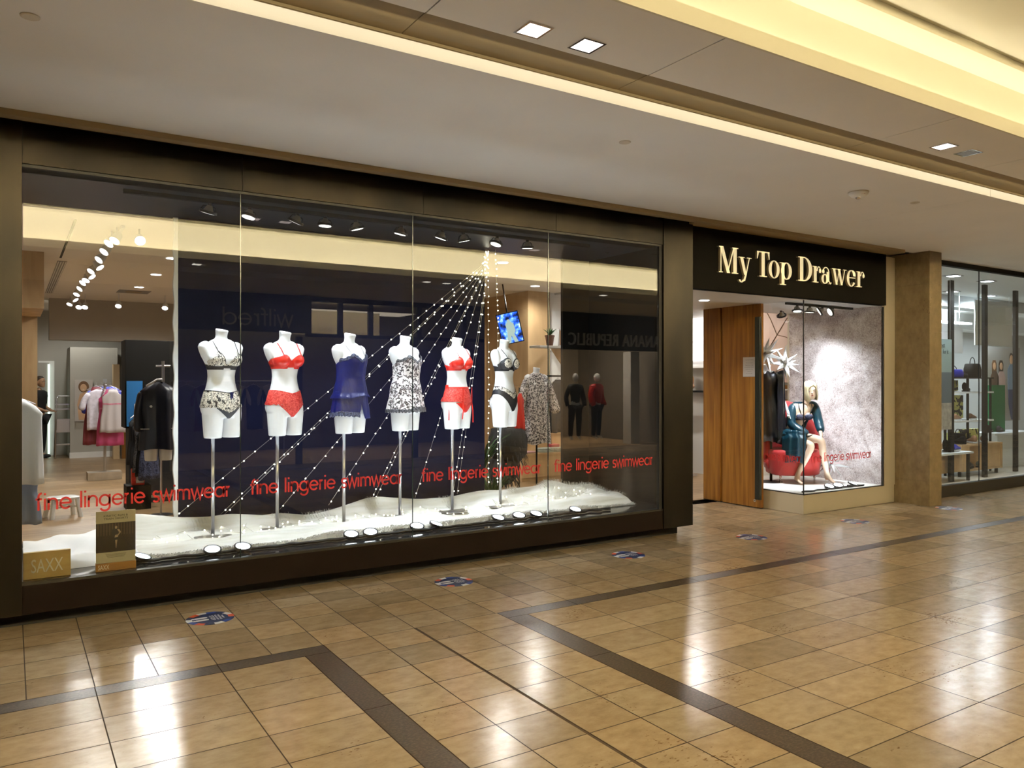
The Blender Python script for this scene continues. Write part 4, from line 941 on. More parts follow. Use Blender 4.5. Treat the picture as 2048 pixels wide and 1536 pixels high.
def head(parent, loc, rot, sc, skinm, hairm=None, style='bob', name='head'):
    """head with brow, nose, lips, ears, and hair as its own piece; faces -Y"""
    mb = MB()
    prof = [(-.112, .022, .030, -.052), (-.100, .040, .046, -.038), (-.080, .052, .062, -.026), (-.055, .060, .076, -.014), (-.025, .066, .086, -.004), (.005, .071, .093, .002), (.035, .073, .096, .006), (.065, .070, .092, .008), (.090, .058, .078, .008), (.108, .036, .052, .008), (.116, .010, .014, .008)]
    mb.rings([se((0, y), a, b, z, 26, 2.1) for z, a, b, y in prof])
    mb.ell((0, -.088, -.022), (.011, .020, .013)); mb.rings([[(x*w, -.078-dd, z) for x, dd in ((-.009, 0), (0, .014), (.009, 0), (0, -.02))] for z, w, dd_ in ((.02, .6, 0), (-.02, 1, 0))])
    for s in (-1, 1): mb.ell((s*.030, -.070, .022), (.026, .018, .010)); mb.ell((s*.073, .008, -.01), (.008, .016, .026)); mb.ell((s*.038, -.052, -.035), (.02, .02, .022))
    mb.ell((0, -.074, -.058), (.020, .016, .008)); mb.ell((0, -.062, -.094), (.018, .018, .014))
    me = remesh(mb, .004, 3, .5); hd = meshobj(name, me, skinm, parent); hd.location = loc; hd.rotation_euler = rot; hd.scale = (sc,)*3
    for s in (-1, 1):
        MB().ell((s*.030, -.082, .004), (.013, .006, .006), 12).build('eye', 'eye_white', hd, smooth=True); MB().ell((s*.029, -.087, .004), (.0055, .003, .0055), 10).build('iris', 'eye_dark', hd, smooth=True)
        MB().tube([(s*.014, -.090, .019), (s*.030, -.092, .025), (s*.046, -.082, .020)], .0025, 5).build('eyebrow', hairm or 'hair_dark', hd, smooth=True)
    MB().ell((0, -.088, -.055), (.017, .006, .0045), 12).ell((0, -.087, -.061), (.014, .006, .0045), 12).build('lips', 'lip', hd, smooth=True)
    if hairm:
        hb = MB()
        if style == 'bob':
            hb.rings([se((0, yo), a, b, z, 30, 2.1) for z, a, b, yo in ((.134, .012, .014, .01), (.128, .045, .055, .01), (.108, .072, .088, .012), (.082, .083, .102, .013), (.06, .080, .098, .014))])
            R = []
            for i, (z, a, b, yo, o0, o1) in enumerate(((.085, .085, .104, .012, -72, -66), (.06, .089, .109, .013, -98, -58), (.03, .092, .112, .014, -112, -46), (-.01, .094, .113, .015, -118, -40), (-.05, .096, .112, .016, -116, -38), (-.09, .094, .106, .018, -112, -36), (-.125, .086, .094, .021, -108, -34), (-.14, .078, .084, .023, -106, -32))):
                th = [math.radians(o1+(360-(o1-o0))*k/30) for k in range(31)]
                R.append([(a*math.cos(q)*(1+.01*math.sin(k*2.1)), yo+b*math.sin(q), z) for k, q in enumerate(th)]+[((a-.016)*math.cos(q), yo+(b-.018)*math.sin(q), z) for q in th[::-1]])
            hb.rings(R)
        else:
            hb.rings([se((0, yo), a, b, z, 26, 2.1, bf=b*bf) for z, a, b, yo, bf in ((.128, .012, .014, .01, 1), (.118, .05, .06, .012, 1), (.09, .074, .092, .014, .95), (.055, .082, .10, .02, .8), (.02, .082, .09, .035, .5), (-.03, .078, .075, .05, .3), (-.07, .06, .05, .06, .2))])
        hb.build('hair', hairm, hd, smooth=True)
    return hd

# ================================================================== CORNER DISPLAY CASE
o = MB().box((8.25, 6.50, 2.585), (9.62, 6.53, 2.612)).build('light_track', 'matt_black'); tag(o, 'short black light track under the ceiling of the corner case', 'light track')
for k, (x, tl) in enumerate(((8.47, (-.1, .1)), (8.72, (.1, 0)), (8.98, (.9, .6)), (9.2, (.7, .9)))):
    window_spot(x, 6.515, 2.588, tl, 'black ring spotlight of the corner case, %s from the left' % words[k], (120, 110, 50, 60)[k], aim=((8.8, 7.0, .9), (9.1, 6.8, 1.0), (9.7, 6.9, 1.2), (9.7, 7.3, 1.5))[k], group='spotlights of the corner case')
window_spot(8.95, 7.15, 2.59, (.2, -.5), 'lit spotlight deeper inside the corner case above the seated mannequin', 60, aim=(9.7, 6.6, 1.4), group='spotlights of the corner case')
for k, (x, y, rz) in enumerate(((8.78, 6.27, -.3), (8.96, 6.27, -.6), (9.27, 6.27, .4))): sill_lamp(x, y, .246, rz, 'floor spotlight at the front of the corner case, %s from the left' % words[k], 1.6)
o = MB().tube([(8.2+.04*k, 6.235+.02*math.sin(k), .256) for k in range(32)], .011, 6).build('light_track', 'black', smooth=True); tag(o, 'black cable track on the white floor of the corner case', 'light track')

mat('silver_foil', (.95, .96, .98), .2, .55)
def starburst(loc, R, n, seed, label, rot=0):
    rnd = random.Random(seed); t = thing('star_ornament', label, 'star ornament', loc, 0, 'silver star ornaments of the corner case'); k = 0
    ga = PI*(3-math.sqrt(5))
    for i in range(n):
        z = 1-2*(i+.5)/n; r = math.sqrt(1-z*z); th = ga*i+rot; d = Vector((r*math.cos(th), r*math.sin(th), z)).normalized()
        a = d.orthogonal().normalized(); b = d.cross(a); L = R*rnd.uniform(.72, 1.0); w = R*.12
        mb = MB(); mb.rings([[d*L*q+(a*math.cos(j*PI/2)+b*math.sin(j*PI/2))*w*s for j in range(4)] for q, s in ((.0, .5), (.26, 1), (1.0, .02))]); mb.build('spike', 'silver_foil', t)
    return t
starburst((8.42, 6.98, 1.98), .30, 16, 1, 'silver star ornament hanging highest, half hidden by the door handle')
starburst((8.74, 6.92, 1.85), .27, 14, 2, 'silver star ornament hanging in front of the case corner, above the blonde mannequin', .6)
starburst((9.36, 6.66, .50), .26, 18, 3, 'silver star ornament standing on the case floor right of the red chair', .3)

# ---- seated blonde mannequin: local x = across the view, local -y = towards the corridor
def seated():
    t = thing('seated_mannequin', 'seated blonde mannequin in a teal satin robe and dark bra on a red chair', 'mannequin', (9.05, 6.86, .246), -TH)
    k = 1.0
    nd = {'pelvis': (-.13, .16, .58, .125, .10), 'belly': (-.10, .12, .74, .105, .085), 'chest': (-.02, .06, .93, .115, .085), 'neckb': (.045, .03, 1.075, .045, .045), 'neck': (.06, .0, 1.14, .036),
          'shL': (-.115, .06, 1.03, .045), 'elL': (-.17, .00, .80, .035), 'Lw': (.03, -.17, .63, .022),
          'shR': (.165, .06, 1.05, .045), 'elR': (.20, -.02, .80, .035), 'Rw': (.165, -.19, .645, .022),
          'hipL': (-.16, .06, .57, .085), 'kneeL': (.02, -.26, .53, .057), 'calfL': (-.05, -.23, .36, .048), 'ankL': (-.155, -.16, .10, .03), 'heelL': (-.165, -.14, .05, .028), 'footL': (-.14, -.24, .035, .027, .018), 'toeL': (-.125, -.31, .02, .022, .012),
          'hipR': (-.06, .04, .61, .085), 'kneeR': (.135, -.28, .60, .057), 'calfR': (.165, -.25, .40, .048), 'ankR': (.235, -.21, .12, .03), 'heelR': (.235, -.19, .06, .028), 'footR': (.28, -.28, .045, .027, .018), 'toeR': (.31, -.35, .022, .022, .012)}
    ed = [('pelvis', 'belly'), ('belly', 'chest'), ('chest', 'neckb'), ('neckb', 'neck'), ('chest', 'shL'), ('shL', 'elL'), ('elL', 'Lw'), ('chest', 'shR'), ('shR', 'elR'), ('elR', 'Rw'),
          ('pelvis', 'hipL'), ('hipL', 'kneeL'), ('kneeL', 'calfL'), ('calfL', 'ankL'), ('ankL', 'heelL'), ('ankL', 'footL'), ('footL', 'toeL'), ('pelvis', 'hipR'), ('hipR', 'kneeR'), ('kneeR', 'calfR'), ('calfR', 'ankR'), ('ankR', 'heelR'), ('ankR', 'footR'), ('footR', 'toeR')]
    hand_nodes(nd, ed, 'L', nd['Lw'][:3], (.9, -.35, -.1), (.1, .2, 1)); hand_nodes(nd, ed, 'R', nd['Rw'][:3], (-.25, -.5, -.55), (0, -1, .6))
    body = meshobj('body', skin(nd, ed), 'skin_tone', t)
    for s in (-1, 1): MB().ell((.0+s*.058, -.035, .90), (.052, .045, .048)).build('bust', 'skin_tone', t, smooth=True)
    for s in (-1, 1):
        MB().ell((.0+s*.058, -.042, .893), (.056, .046, .045), 18).build('bra_cup', 'lace_navy', t, smooth=True)
        MB().tube([(s*.06, -.07, .93), (.015+s*.085, -.045, 1.0), (.03+s*.09, .03, 1.065)], .006, 6).build('bra_strap', 'knit_black', t, smooth=True)
    MB().rings([[(.0-.03+.128*math.cos(a), .06+.108*math.sin(a), z) for a in [2*PI*q/30 for q in range(30)]] for z in (.845, .872)], cap=False).build('bra_band', 'knit_black', t, smooth=True)
    MB().tube([(-.06, -.13, .61), (.03, -.2, .655), (.06, -.17, .66)], .006, 6).build('garter', 'knit_black', t, smooth=True)
    head(t, (.085, -.02, 1.245), (math.radians(6), math.radians(-8), math.radians(-10)), 1.0, 'skin_tone', 'hair_blonde')
    # robe: sleeves, back, draped skirt
    rb = skin({'a': (-.06, .12, 1.05, .05), 'sh': (-.125, .065, 1.02, .07), 'el': (-.175, .01, .79, .068), 'w': (.01, -.15, .645, .062)}, [('a', 'sh'), ('sh', 'el'), ('el', 'w')]); meshobj('robe_sleeve', rb, 'satin_teal', t)
    rb = skin({'a': (.11, .12, 1.07, .05), 'sh': (.175, .065, 1.05, .068), 'el': (.205, -.0, .81, .064), 'w': (.18, -.15, .69, .055)}, [('a', 'sh'), ('sh', 'el'), ('el', 'w')]); meshobj('robe_sleeve', rb, 'satin_teal', t)
    mb = MB(); R = []
    for z, a, b, cx, cy in ((1.09, .13, .05, .04, .11), (1.03, .17, .08, .02, .12), (.92, .165, .10, .0, .14), (.80, .155, .10, -.05, .16), (.68, .17, .12, -.10, .18), (.60, .19, .15, -.13, .18)):
        R.append([(cx+a*math.cos(th)*(1+.03*math.sin(q*1.7+z*9)), cy+b*math.sin(th)*(1+.04*math.sin(q*2.3)), z) for q, th in enumerate([PI*(-.18)+PI*1.36*j/24 for j in range(25)])])
    o = mb.rings(R, cap=False, closed=False).build('robe_back', 'satin_teal', t, smooth=True); q = o.modifiers.new('s', 'SOLIDIFY'); q.thickness = .012
    mb = MB(); R = []
    for i in range(16):
        v = i/15; z = .70-.42*v; row = []
        for j in range(25):
            u = j/24; x = -.32+.26*u+.0*v; y = -.10-.17*math.sin(u*PI*.8)-.03*v+.022*math.sin(u*19+v*2)+(.05 if v < .15 else 0)
            if u > .8: x += .05*(1-v)
            row.append((x, y+.02, z+.03*math.sin(u*3)-.02*u))
        R.append(row)
    o = mb.rings(R, cap=False, closed=False).build('robe_skirt', 'satin_teal', t, smooth=True); q = o.modifiers.new('s', 'SOLIDIFY'); q.thickness = .012
    MB().ell((-.19, .05, .66), (.15, .20, .07), 20).build('robe_lap', 'satin_teal', t, smooth=True)
    return t
seated()
# ---- red tub chair
mat('velvet_red', (.42, .006, .008), .65, sheen=.3)
def red_chair():
    t = thing('red_chair', 'red velvet tub chair with short chrome legs under the seated mannequin', 'chair', (9.08, 7.02, .246), -TH)
    mb = MB(); R = []
    for z, a, b in ((.10, .30, .26), (.12, .33, .29), (.25, .35, .31), (.40, .36, .32), (.44, .35, .31), (.45, .30, .27)): R.append(se((-.04, 0), a, b, z, 32, 3))
    mb.rings(R).build('seat', 'velvet_red', t, smooth=True)
    mb = MB(); R = []
    for i in range(21):
        a = math.radians(-20+220*i/20); c = Vector((-.04+.35*math.cos(a), .03+.31*math.sin(a), 0)); n = Vector((math.cos(a), math.sin(a), 0)); hh = .60+.50*max(0, math.sin(a))**.8
        R.append([c+n*r+Vector((0, 0, z*hh)) for r, z in ((-.035, .45), (-.04, .85), (-.02, .98), (.02, 1.0), (.045, .95), (.05, .5), (.02, .3))])
    mb.rings(R).build('backrest', 'velvet_red', t, smooth=True)
    for x, y in ((-.27, -.2), (.19, -.2), (-.27, .2), (.19, .2)): MB().cyl((x, y, 0), (x, y, .12), .012, .016).build('leg', 'chrome', t, smooth=True)
red_chair()
# ---- headless standing mannequin with black satin dress
def black_dress():
    t = thing('dressed_mannequin', 'white headless mannequin in a black satin slip and long open robe behind the door handle', 'mannequin', (8.76, 7.14, .246), -TH)
    tor = bpy.data.objects.new('torso', TORSO); C.objects.link(tor); tor.parent = t; tor.location = (-.12, .05, .70); tor.rotation_euler = (0, math.radians(4), math.radians(-35))
    arm = skin({'a': (.10, .03, 1.2, .03), 'e': (.14, .0, 1.12, .03), 'Lw': (.17, -.07, 1.0, .022), 'Lp': (.18, -.1, .95, .022, .013), 'f': (.185, -.115, .90, .012), 'g': (.18, -.10, .87, .008), 'h': (.165, -.12, .89, .008), 'k': (.2, -.11, .89, .008), 'm': (.205, -.12, .86, .007)}, [('a', 'e'), ('e', 'Lw'), ('Lw', 'Lp'), ('Lp', 'f'), ('f', 'g'), ('Lp', 'h'), ('Lp', 'k'), ('k', 'm')]); meshobj('arm', arm, 'mannequin_white', t)
    meshobj('sleeve', skin({'a': (-.0, .04, 1.42, .06), 'b': (.07, .03, 1.25, .06), 'c': (.13, .01, 1.12, .055)}, [('a', 'b'), ('b', 'c')]), 'satin_black', t)
    MB().cyl((-.02, 0, .01), (-.02, 0, .76), .018, n=16).build('pole', 'black', t, smooth=True); MB().lathe([(.001, 0), (.17, 0), (.17, .006), (.001, .012)], (-.04, 0, 0), 32).build('base_plate', 'black', t)
    mb = MB(); R = []; n = 60
    for z, a, b in ((1.50, .13, .10), (1.46, .165, .13), (1.38, .165, .15), (1.28, .145, .125), (1.18, .135, .11), (1.0, .175, .14), (.85, .19, .155), (.70, .20, .165), (.56, .205, .17)):
        R.append([(-.08+a*math.cos(2*PI*k/n)*(1+.04*math.sin(k*.8+z*4)), b*math.sin(2*PI*k/n)*(1+.05*math.sin(k*1.1+z*3)), z+.012*math.sin(k*.9)) for k in range(n)])
    mb.rings(R, cap=False); o = mb.build('slip_dress', 'satin_black', t, smooth=True); q = o.modifiers.new('s', 'SOLIDIFY'); q.thickness = .004
    mb = MB(); R = []
    for i in range(14):
        v = i/13; z = 1.50-.97*v
        R.append([(.02+.10*math.sin(j*.3)+.11*v*(j/20)+.04*j/20, -.16+.28*j/20-.0*v+.014*math.sin(j*1.6+v*2), z+.02*math.sin(j*.5)) for j in range(21)])
    o = mb.rings(R, cap=False, closed=False).build('robe', 'satin_grey', t, smooth=True); q = o.modifiers.new('s', 'SOLIDIFY'); q.thickness = .006
mat('satin_black', (.004, .004, .005), .28, spec=.3); mat('satin_grey', (.012, .012, .018), .24, spec=.5); wrinkle('satin_black', 7, .25); wrinkle('satin_grey', 7, .25)
black_dress()

# ================================================================== ENTRANCE DOOR
def door():
    t = thing('entrance_door', 'open oak shop door folded back beside the corner case, with a paper notice and a tall black pull bar', 'door', (8.0, 6.70, 0))
    mb = MB()
    for y0, y1, dx in ((0, .055, 0), (.057, .20, .0), (.202, .44, .001), (.442, .64, 0), (.68, .80, .0), (.802, .98, .001)): mb.box((dx, y0, .012), (.05, y1, 2.60))
    mb.box((.03, .64, .012), (.05, .68, 2.6)); mb.build('panel', 'door_wood', t, bevel=.0015)
    MB().box((.002, -.0, .004), (.048, .98, .012)).build('seal', 'matt_black', t)
    MB().box((-.06, -.03, .12), (-.02, .045, 2.43)).box((-.02, 0, .4), (.0, .02, .43)).box((-.02, 0, 2.1), (.0, .02, 2.13)).build('pull_bar', 'pull_dark', t, bevel=.003)
    MB().cyl((-.006, .095, .095), (0, .095, .095), .018, n=20).build('lock_cover', 'steel', t)
    MB().box((-.008, .082, .092), (-.006, .108, .097)).tf(Matrix.Identity(4)).build('slot', 'matt_black', t)
    p = MB().box((-.0025, .08, 1.675), (-.001, .285, 1.925)).build('paper_notice', 'paper_white', t)
    for k, (tx, w) in enumerate((('Important update', .13), ('We are open', .12), ('Please wear a mask', .13), ('and keep your distance', .15), ('inside the shop', .12), ('thank you', .06), ('for your help', .10))):
        mb = textmb(tx, w, .010, .0004); mb.tf(Matrix.Translation((-.0027, .182+w/2, 1.885-.027*k-(.012 if k else 0))) @ Matrix.Rotation(-PI/2, 4, 'Z')); mb.build('line_of_text', 'ink_grey', p)
mat('pull_dark', (.012, .016, .014), .25); mat('paper_white', (.72, .69, .70), .7); mat('ink_grey', (.18, .17, .19), .6)
door()
lamp('SPOT', 'entrance_spot', (7.05, 6.82, 2.59), (0, 0, 0), 40, WHITE, None, spot=110, blend=.7)
o = MB().lathe([(.06, 0), (.06, -.004), (.05, -.003), (.001, -.003)], (7.12, 6.82, 2.60)).build('round_downlight', 'white_emit'); tag(o, 'round downlight in the entrance ceiling beside the dark frame', 'ceiling light')

# ================================================================== SHOP INTERIOR
mat('shop_lamp_white', (.75, .75, .74), .4)
o = MB().box((.93, 8.7, 3.14), (.96, 18.2, 3.17)).build('light_track', 'shop_lamp_white'); tag(o, 'white light track running back along the shop ceiling on the left', 'light track')
def shop_spot(x, y, z, rx, ry, label, group, power=0, proto={}):
    t = thing('shop_spotlight', label, 'spotlight', (x, y, z), 0, group); A = Matrix.Rotation(rx, 4, 'X') @ Matrix.Rotation(ry, 4, 'Y')
    MB().cyl((0, 0, max(.09, 3.17-z)), (0, 0, 0), .009, n=8).build('stem', 'shop_lamp_white', t)
    MB().lathe([(.03, .05), (.045, .02), (.056, -.055), (.05, -.055), (.05, -.045), (.001, -.045)], n=18).tf(A).build('shell', 'shop_lamp_white', t, auto=40)
    MB().lathe([(.001, -.047), (.049, -.048), (.049, -.052), (.001, -.053)], n=18).tf(A).build('lens', 'window_lens', t)
    if power: l = lamp('SPOT', 'spot', (0, 0, 0), (0, 0, 0), power, WHITE, t, spot=95, blend=.8, rad=.06); l.location = A @ Vector((0, 0, -.07)); l.rotation_euler = (rx, ry, 0)
    return t
g = 'white spotlights along the shop ceiling on the left'
hd = [(.855, 8.86), (1.06, 8.84), (.83, 9.1), (.84, 9.7), (.85, 10.38), (.86, 11.05), (.85, 11.5), (.85, 12.07), (.85, 12.5), (.85, 12.9), (.87, 13.75), (.87, 14.6), (.87, 15.6), (.87, 16.5), (.87, 17.4)]
od = ['nearest', 'beside the nearest one, right', 'second', 'third', 'fourth', 'fifth', 'sixth', 'seventh', 'eighth', 'ninth', 'tenth', 'eleventh', 'twelfth', 'thirteenth', 'farthest']
for k, (x, y) in enumerate(hd):
    rnd = random.Random(k+40); shop_spot(x+.05, y, 3.07, math.radians(-28 if k != 1 else -60), math.radians(rnd.choice([35, 25, -30, 40, 20])) if k > 1 else (.5 if k == 0 else 0), 'lit white shop spotlight on the left ceiling track, ' + od[k], g, (90 if k < 4 else 36) if k % 2 == 0 else 0)
for x, y, lb in ((1.6, 15.4, 'single hanging white spotlight deep in the shop, left of the brightest lamp'), (2.35, 15.35, 'brightest white spotlight deep in the shop beside the navy panel'), (1.03, 16.0, 'small far white spotlight, left of a close pair'), (1.12, 15.95, 'small far white spotlight, right of a close pair')): shop_spot(x, y, 2.98, -.7, .2, lb, 'white spotlights deep in the shop', 40)
for k, (x, y) in enumerate(((1.78, 12.44), (1.78, 14.23), (1.72, 10.7), (5.43, 8.75), (7.2, 10.6))):
    t = tag(MB().lathe([(.07, 0), (.07, -.004), (.055, -.004), (.001, -.003)], (x, y, 3.17), 20).build('round_downlight', 'white_emit'), 'round flush downlight in the shop ceiling, ' + ['right of the row of spotlights', 'right of the row of spotlights, farther back', 'touching the navy panel edge', 'above the sixth mannequin', 'in front of the television'][k], 'ceiling light', 'round downlights in the shop ceiling')
for x, y, p in ((3.5, 10.5, 110), (1.72, 10.7, 120), (1.78, 12.44, 120), (1.78, 14.23, 150), (1.1, 18.3, 60), (5.43, 8.75, 55), (7.2, 10.6, 75), (9.2, 9.0, 90)): lamp('SPOT', 'ceiling_glow', (x, y, 3.155), (0, 0, 0), p, WHITE, None, spot=165, blend=.5, rad=.05)
o = MB().box((8.07, 10.9, 3.14), (8.10, 13.9, 3.17)).build('light_track', 'shop_lamp_white'); tag(o, 'white light track above the television at the back of the shop', 'light track')
for k, (x, y) in enumerate(((8.2, 13.0), (8.08, 12.35), (8.25, 12.45), (8.2, 12.05), (8.0, 11.5), (8.2, 11.55), (8.28, 11.35))): shop_spot(x, y, 3.06, -.55, [.3, .4, -.3, -.4, .3, -.2, .5][k], 'white spotlight on the track above the television, %s from the left' % words[k], 'white spotlights above the television', 30 if k in (3, 5) else 0)
for i, (x, y0, y1) in enumerate(((.525, 8.66, 11.4), )): tag(MB().box((x-.012, y0, 3.166), (x+.012, y1, 3.1705)).build('ceiling_slot', 'matt_black'), 'thin dark slot running back in the shop ceiling on the left', 'ceiling slot')
mat('vent_grey', (.25, .24, .22), .5)
t = thing('air_vent', 'long grey slotted air vent in the shop ceiling on the left', 'air vent', (.56, 11.7, 3.166)); MB().box((-.055, 0, 0), (.055, 4.3, .004)).build('backing', 'vent_grey', t)
for k in range(4): MB().box((-.045+.028*k, .02, -.004), (-.035+.028*k, 4.28, .0)).build('slat', 'white_paint', t)
t = thing('air_vent', 'square brown air diffuser far back in the shop ceiling', 'air vent', (1.79, 15.0, 3.166)); MB().box((-.25, -.25, 0), (.25, .25, .004)).build('backing', 'vent_grey', t); MB().box((-.12, -.12, -.004), (.12, .12, 0)).build('core', 'trim_tan', t)
# back of the shop, left
sbox('wall_back_box', (1.05, 19.0, 0), (1.95, 19.95, 2.35), 'grey_paint'); sbox('wall_back_beam', (.6, 16.9, 2.40), (2.0, 17.3, 3.17), 'grey_paint'); sbox('wall_back_beam', (2.0, 16.9, 2.35), (8, 17.2, 3.17), 'grey_paint')
sbox('baseboard_back', (1.04, 18.98, 0), (1.95, 19.0, .12), 'white_paint'); sbox('baseboard_back', (1.95, 16.9, 0), (8, 17.0, 2.4), 'grey_paint')
sbox('door_1', (.50, 19.90, 0), (.80, 19.95, 2.07), 'white_paint'); 
mat('glow_green', (.8, .9, .8), .5, emit=(.75, .95, .82), es=1.1)
o = MB().box((.0, 19.86, 0), (.70, 19.90, 2.03)).build('x', 'grey_paint'); o.name = 'door_2'; struct(o)
t = tag(MB().box((.675, 19.84, .05), (.715, 19.86, 2.0)).build('strip_light', 'glow_green'), 'upright pale green light strip beside the doorway at the back of the shop', 'strip light')
mat('column_wood', (.55, .40, .22), .5); tag(MB().box((1.80, 18.3, 0), (1.92, 18.5, 1.98)).build('wood_post', 'column_wood'), 'pale wooden post behind the rack of nightdresses', 'post')
tag(MB().box((1.96, 18.3, 0), (2.06, 18.5, 1.95)).build('wood_post', 'door_wood'), 'red brown wooden post at the edge of the dark display unit', 'post')
# staff person at the back, in black
def person_back():
    t = thing('person', 'person in black with bare forearms standing in the doorway at the shop back', 'person', (.50, 19.3, 0), math.radians(60))
    nd = {'p': (0, 0, .92, .13, .10), 'b': (0, 0, 1.08, .11, .09), 'c': (0, 0, 1.28, .14, .10), 'n': (0, 0, 1.44, .05), 'n2': (0, 0, 1.5, .045), 'sL': (-.18, 0, 1.37, .055), 'eL': (-.21, .02, 1.1, .042), 'Lw': (-.12, -.2, 1.0, .028), 'sR': (.18, 0, 1.37, .055), 'eR': (.21, .02, 1.1, .042), 'Rw': (.12, -.2, 1.0, .028),
          'hL': (-.09, 0, .85, .09), 'kL': (-.1, -.01, .48, .062), 'aL': (-.1, .02, .09, .04), 'fL': (-.1, -.12, .04, .04, .03), 'hR': (.09, 0, .85, .09), 'kR': (.1, -.01, .48, .062), 'aR': (.1, .02, .09, .04), 'fR': (.1, -.12, .04, .04, .03)}
    ed = [('p', 'b'), ('b', 'c'), ('c', 'n'), ('n', 'n2'), ('c', 'sL'), ('sL', 'eL'), ('eL', 'Lw'), ('c', 'sR'), ('sR', 'eR'), ('eR', 'Rw'), ('p', 'hL'), ('hL', 'kL'), ('kL', 'aL'), ('aL', 'fL'), ('p', 'hR'), ('hR', 'kR'), ('kR', 'aR'), ('aR', 'fR')]
    hand_nodes(nd, ed, 'L', nd['Lw'][:3], (.6, -.7, 0), (0, 0, -1)); hand_nodes(nd, ed, 'R', nd['Rw'][:3], (-.6, -.7, 0), (0, 0, 1))
    meshobj('body', skin(nd, ed, sub=1), 'skin_warm', t)
    def cl(name, k, e, grow):
        q = {a: (*nd[a][:3], *[r+grow+.012 for r in nd[a][3:]]) for a in k}; meshobj(name, skin(q, e, sub=1), 'cloth_black', t)
    cl('shirt', ['p', 'b', 'c', 'n', 'sL', 'sR', 'eL', 'eR'], [('p', 'b'), ('b', 'c'), ('c', 'n'), ('c', 'sL'), ('sL', 'eL'), ('c', 'sR'), ('sR', 'eR')], .018)
    cl('trousers', ['p', 'hL', 'kL', 'aL', 'hR', 'kR', 'aR'], [('p', 'hL'), ('hL', 'kL'), ('kL', 'aL'), ('p', 'hR'), ('hR', 'kR'), ('kR', 'aR')], .02)
    for s in (-1, 1): MB().ell((s*.1, -.06, .045), (.05, .13, .045)).build('shoe', 'cloth_black', t, smooth=True)
    head(t, (0, -.02, 1.61), (0, 0, 0), 1.0, 'skin_warm', 'hair_dark', 'short')
person_back()
# ladder
t = thing('step_ladder', 'grey metal step ladder standing at the back wall of the shop', 'ladder', (.97, 19.25, 0))
for s in (-1, 1): MB().tube([(s*.19, -.25, 0), (s*.16, 0, 1.25), (s*.12, .01, 1.31)], .014, 8).build('rail', 'steel', t, smooth=True); MB().tube([(s*.19, .32, 0), (s*.16, .02, 1.2)], .010, 8).build('rear_leg', 'steel', t, smooth=True)
MB().tube([(-.12, .01, 1.31), (.12, .01, 1.31)], .014).build('top_rail', 'steel', t); MB().box((-.17, -.2, .55), (.17, .02, .60)).box((-.16, -.19, .6), (.16, .0, .83)).build('platform', 'steel', t)
for z in (.28, 1.02, 1.12): MB().box((-.18, -.22+z*.15, z), (.18, -.10+z*.15, z+.03)).build('step', 'steel', t)
# framed poster with a portrait
mat('poster_pale', (.50, .46, .42), .6); mat('poster_skin', (.62, .38, .22), .6); mat('poster_hair', (.16, .08, .035), .6); mat('poster_blue', (.02, .16, .42), .5); mat('poster_light', (.6, .65, .7), .5)
t = thing('poster', 'tall poster of a smiling woman with curly brown hair at the back of the shop', 'poster', (1.13, 18.95, .78))
MB().box((0, 0, 0), (.34, .02, .88)).build('sheet', 'poster_pale', t)
MB().prism(arc(.17, .73, .10, .12, 0, 345, 18), -.003, 0).build('hair', 'poster_hair', t); MB().prism(arc(.165, .71, .062, .08, 0, 345, 16), -.006, -.003).build('face', 'poster_skin', t)
MB().prism([(.08, .03), (.05, .35), (.10, .58), (.2, .62), (.30, .52), (.26, .2), (.24, .03)], -.004, 0).build('shoulders', 'poster_skin', t)
mb = MB(); mb.prism(arc(.165, .675, .02, .008, 180, 360, 6), -.008, -.006); mb.build('smile', 'letter_white', t)
# generic garment on a hanger
def garment(loc, w, h, m, label, rotz=0, group=None, shape='slip', depth=.05, cat='garment', sleeve=True, hang='steel', trim=None, seed=0):
    t = thing('hanging_garment', label, cat, loc, rotz, group); rnd = random.Random(seed)
    MB().tube([(0, 0, .10), (.012, 0, .115), (0, 0, .13), (-.012, 0, .12)], .002, 5).tube([(-w*.36, 0, .0), (0, 0, .07), (w*.36, 0, .0)], .005, 6).tube([(0, 0, .07), (0, 0, .1)], .003, 5).build('hanger', hang, t)
    n = 40; R = []; ph = rnd.uniform(0, 6)
    for i in range(13):
        v = i/12; z = .045-h*v
        half = {'slip': (.22 if v < .12 else .42-.06*math.exp(-((v-.4)/.18)**2)+.10*v), 'robe': min(.5, .24+v*1.5) if v < .18 else .46+.06*v, 'shirt': min(.5, .25+v*1.7) if v < .16 else .42}[shape]*w
        if v == 0: half = w*.16
        d = depth*(.5+.6*v)
        R.append([(half*math.cos(2*PI*k/n), d*math.sin(2*PI*k/n)*(1+.35*v*math.sin(k*1.3+ph)), z+.008*math.sin(k*.7+ph)*v) for k in range(n)])
    MB().rings(R).build('cloth', m, t, smooth=True)
    if sleeve and shape != 'slip':
        for s in (-1, 1):
            me = skin({'a': (s*w*.34, 0, -.01, .05), 'b': (s*w*.52, 0, -h*.22, .052), 'c': (s*w*.60, -.01, -h*.46, .06)}, [('a', 'b'), ('b', 'c')], sub=1); meshobj('sleeve', me, m, t)
    if trim: MB().rings([[(x*1.03, y*1.06, z+dz) for x, y, z in R[4]] for dz in (.01, -.015)], cap=False).build('trim', trim, t, smooth=True)
    return t
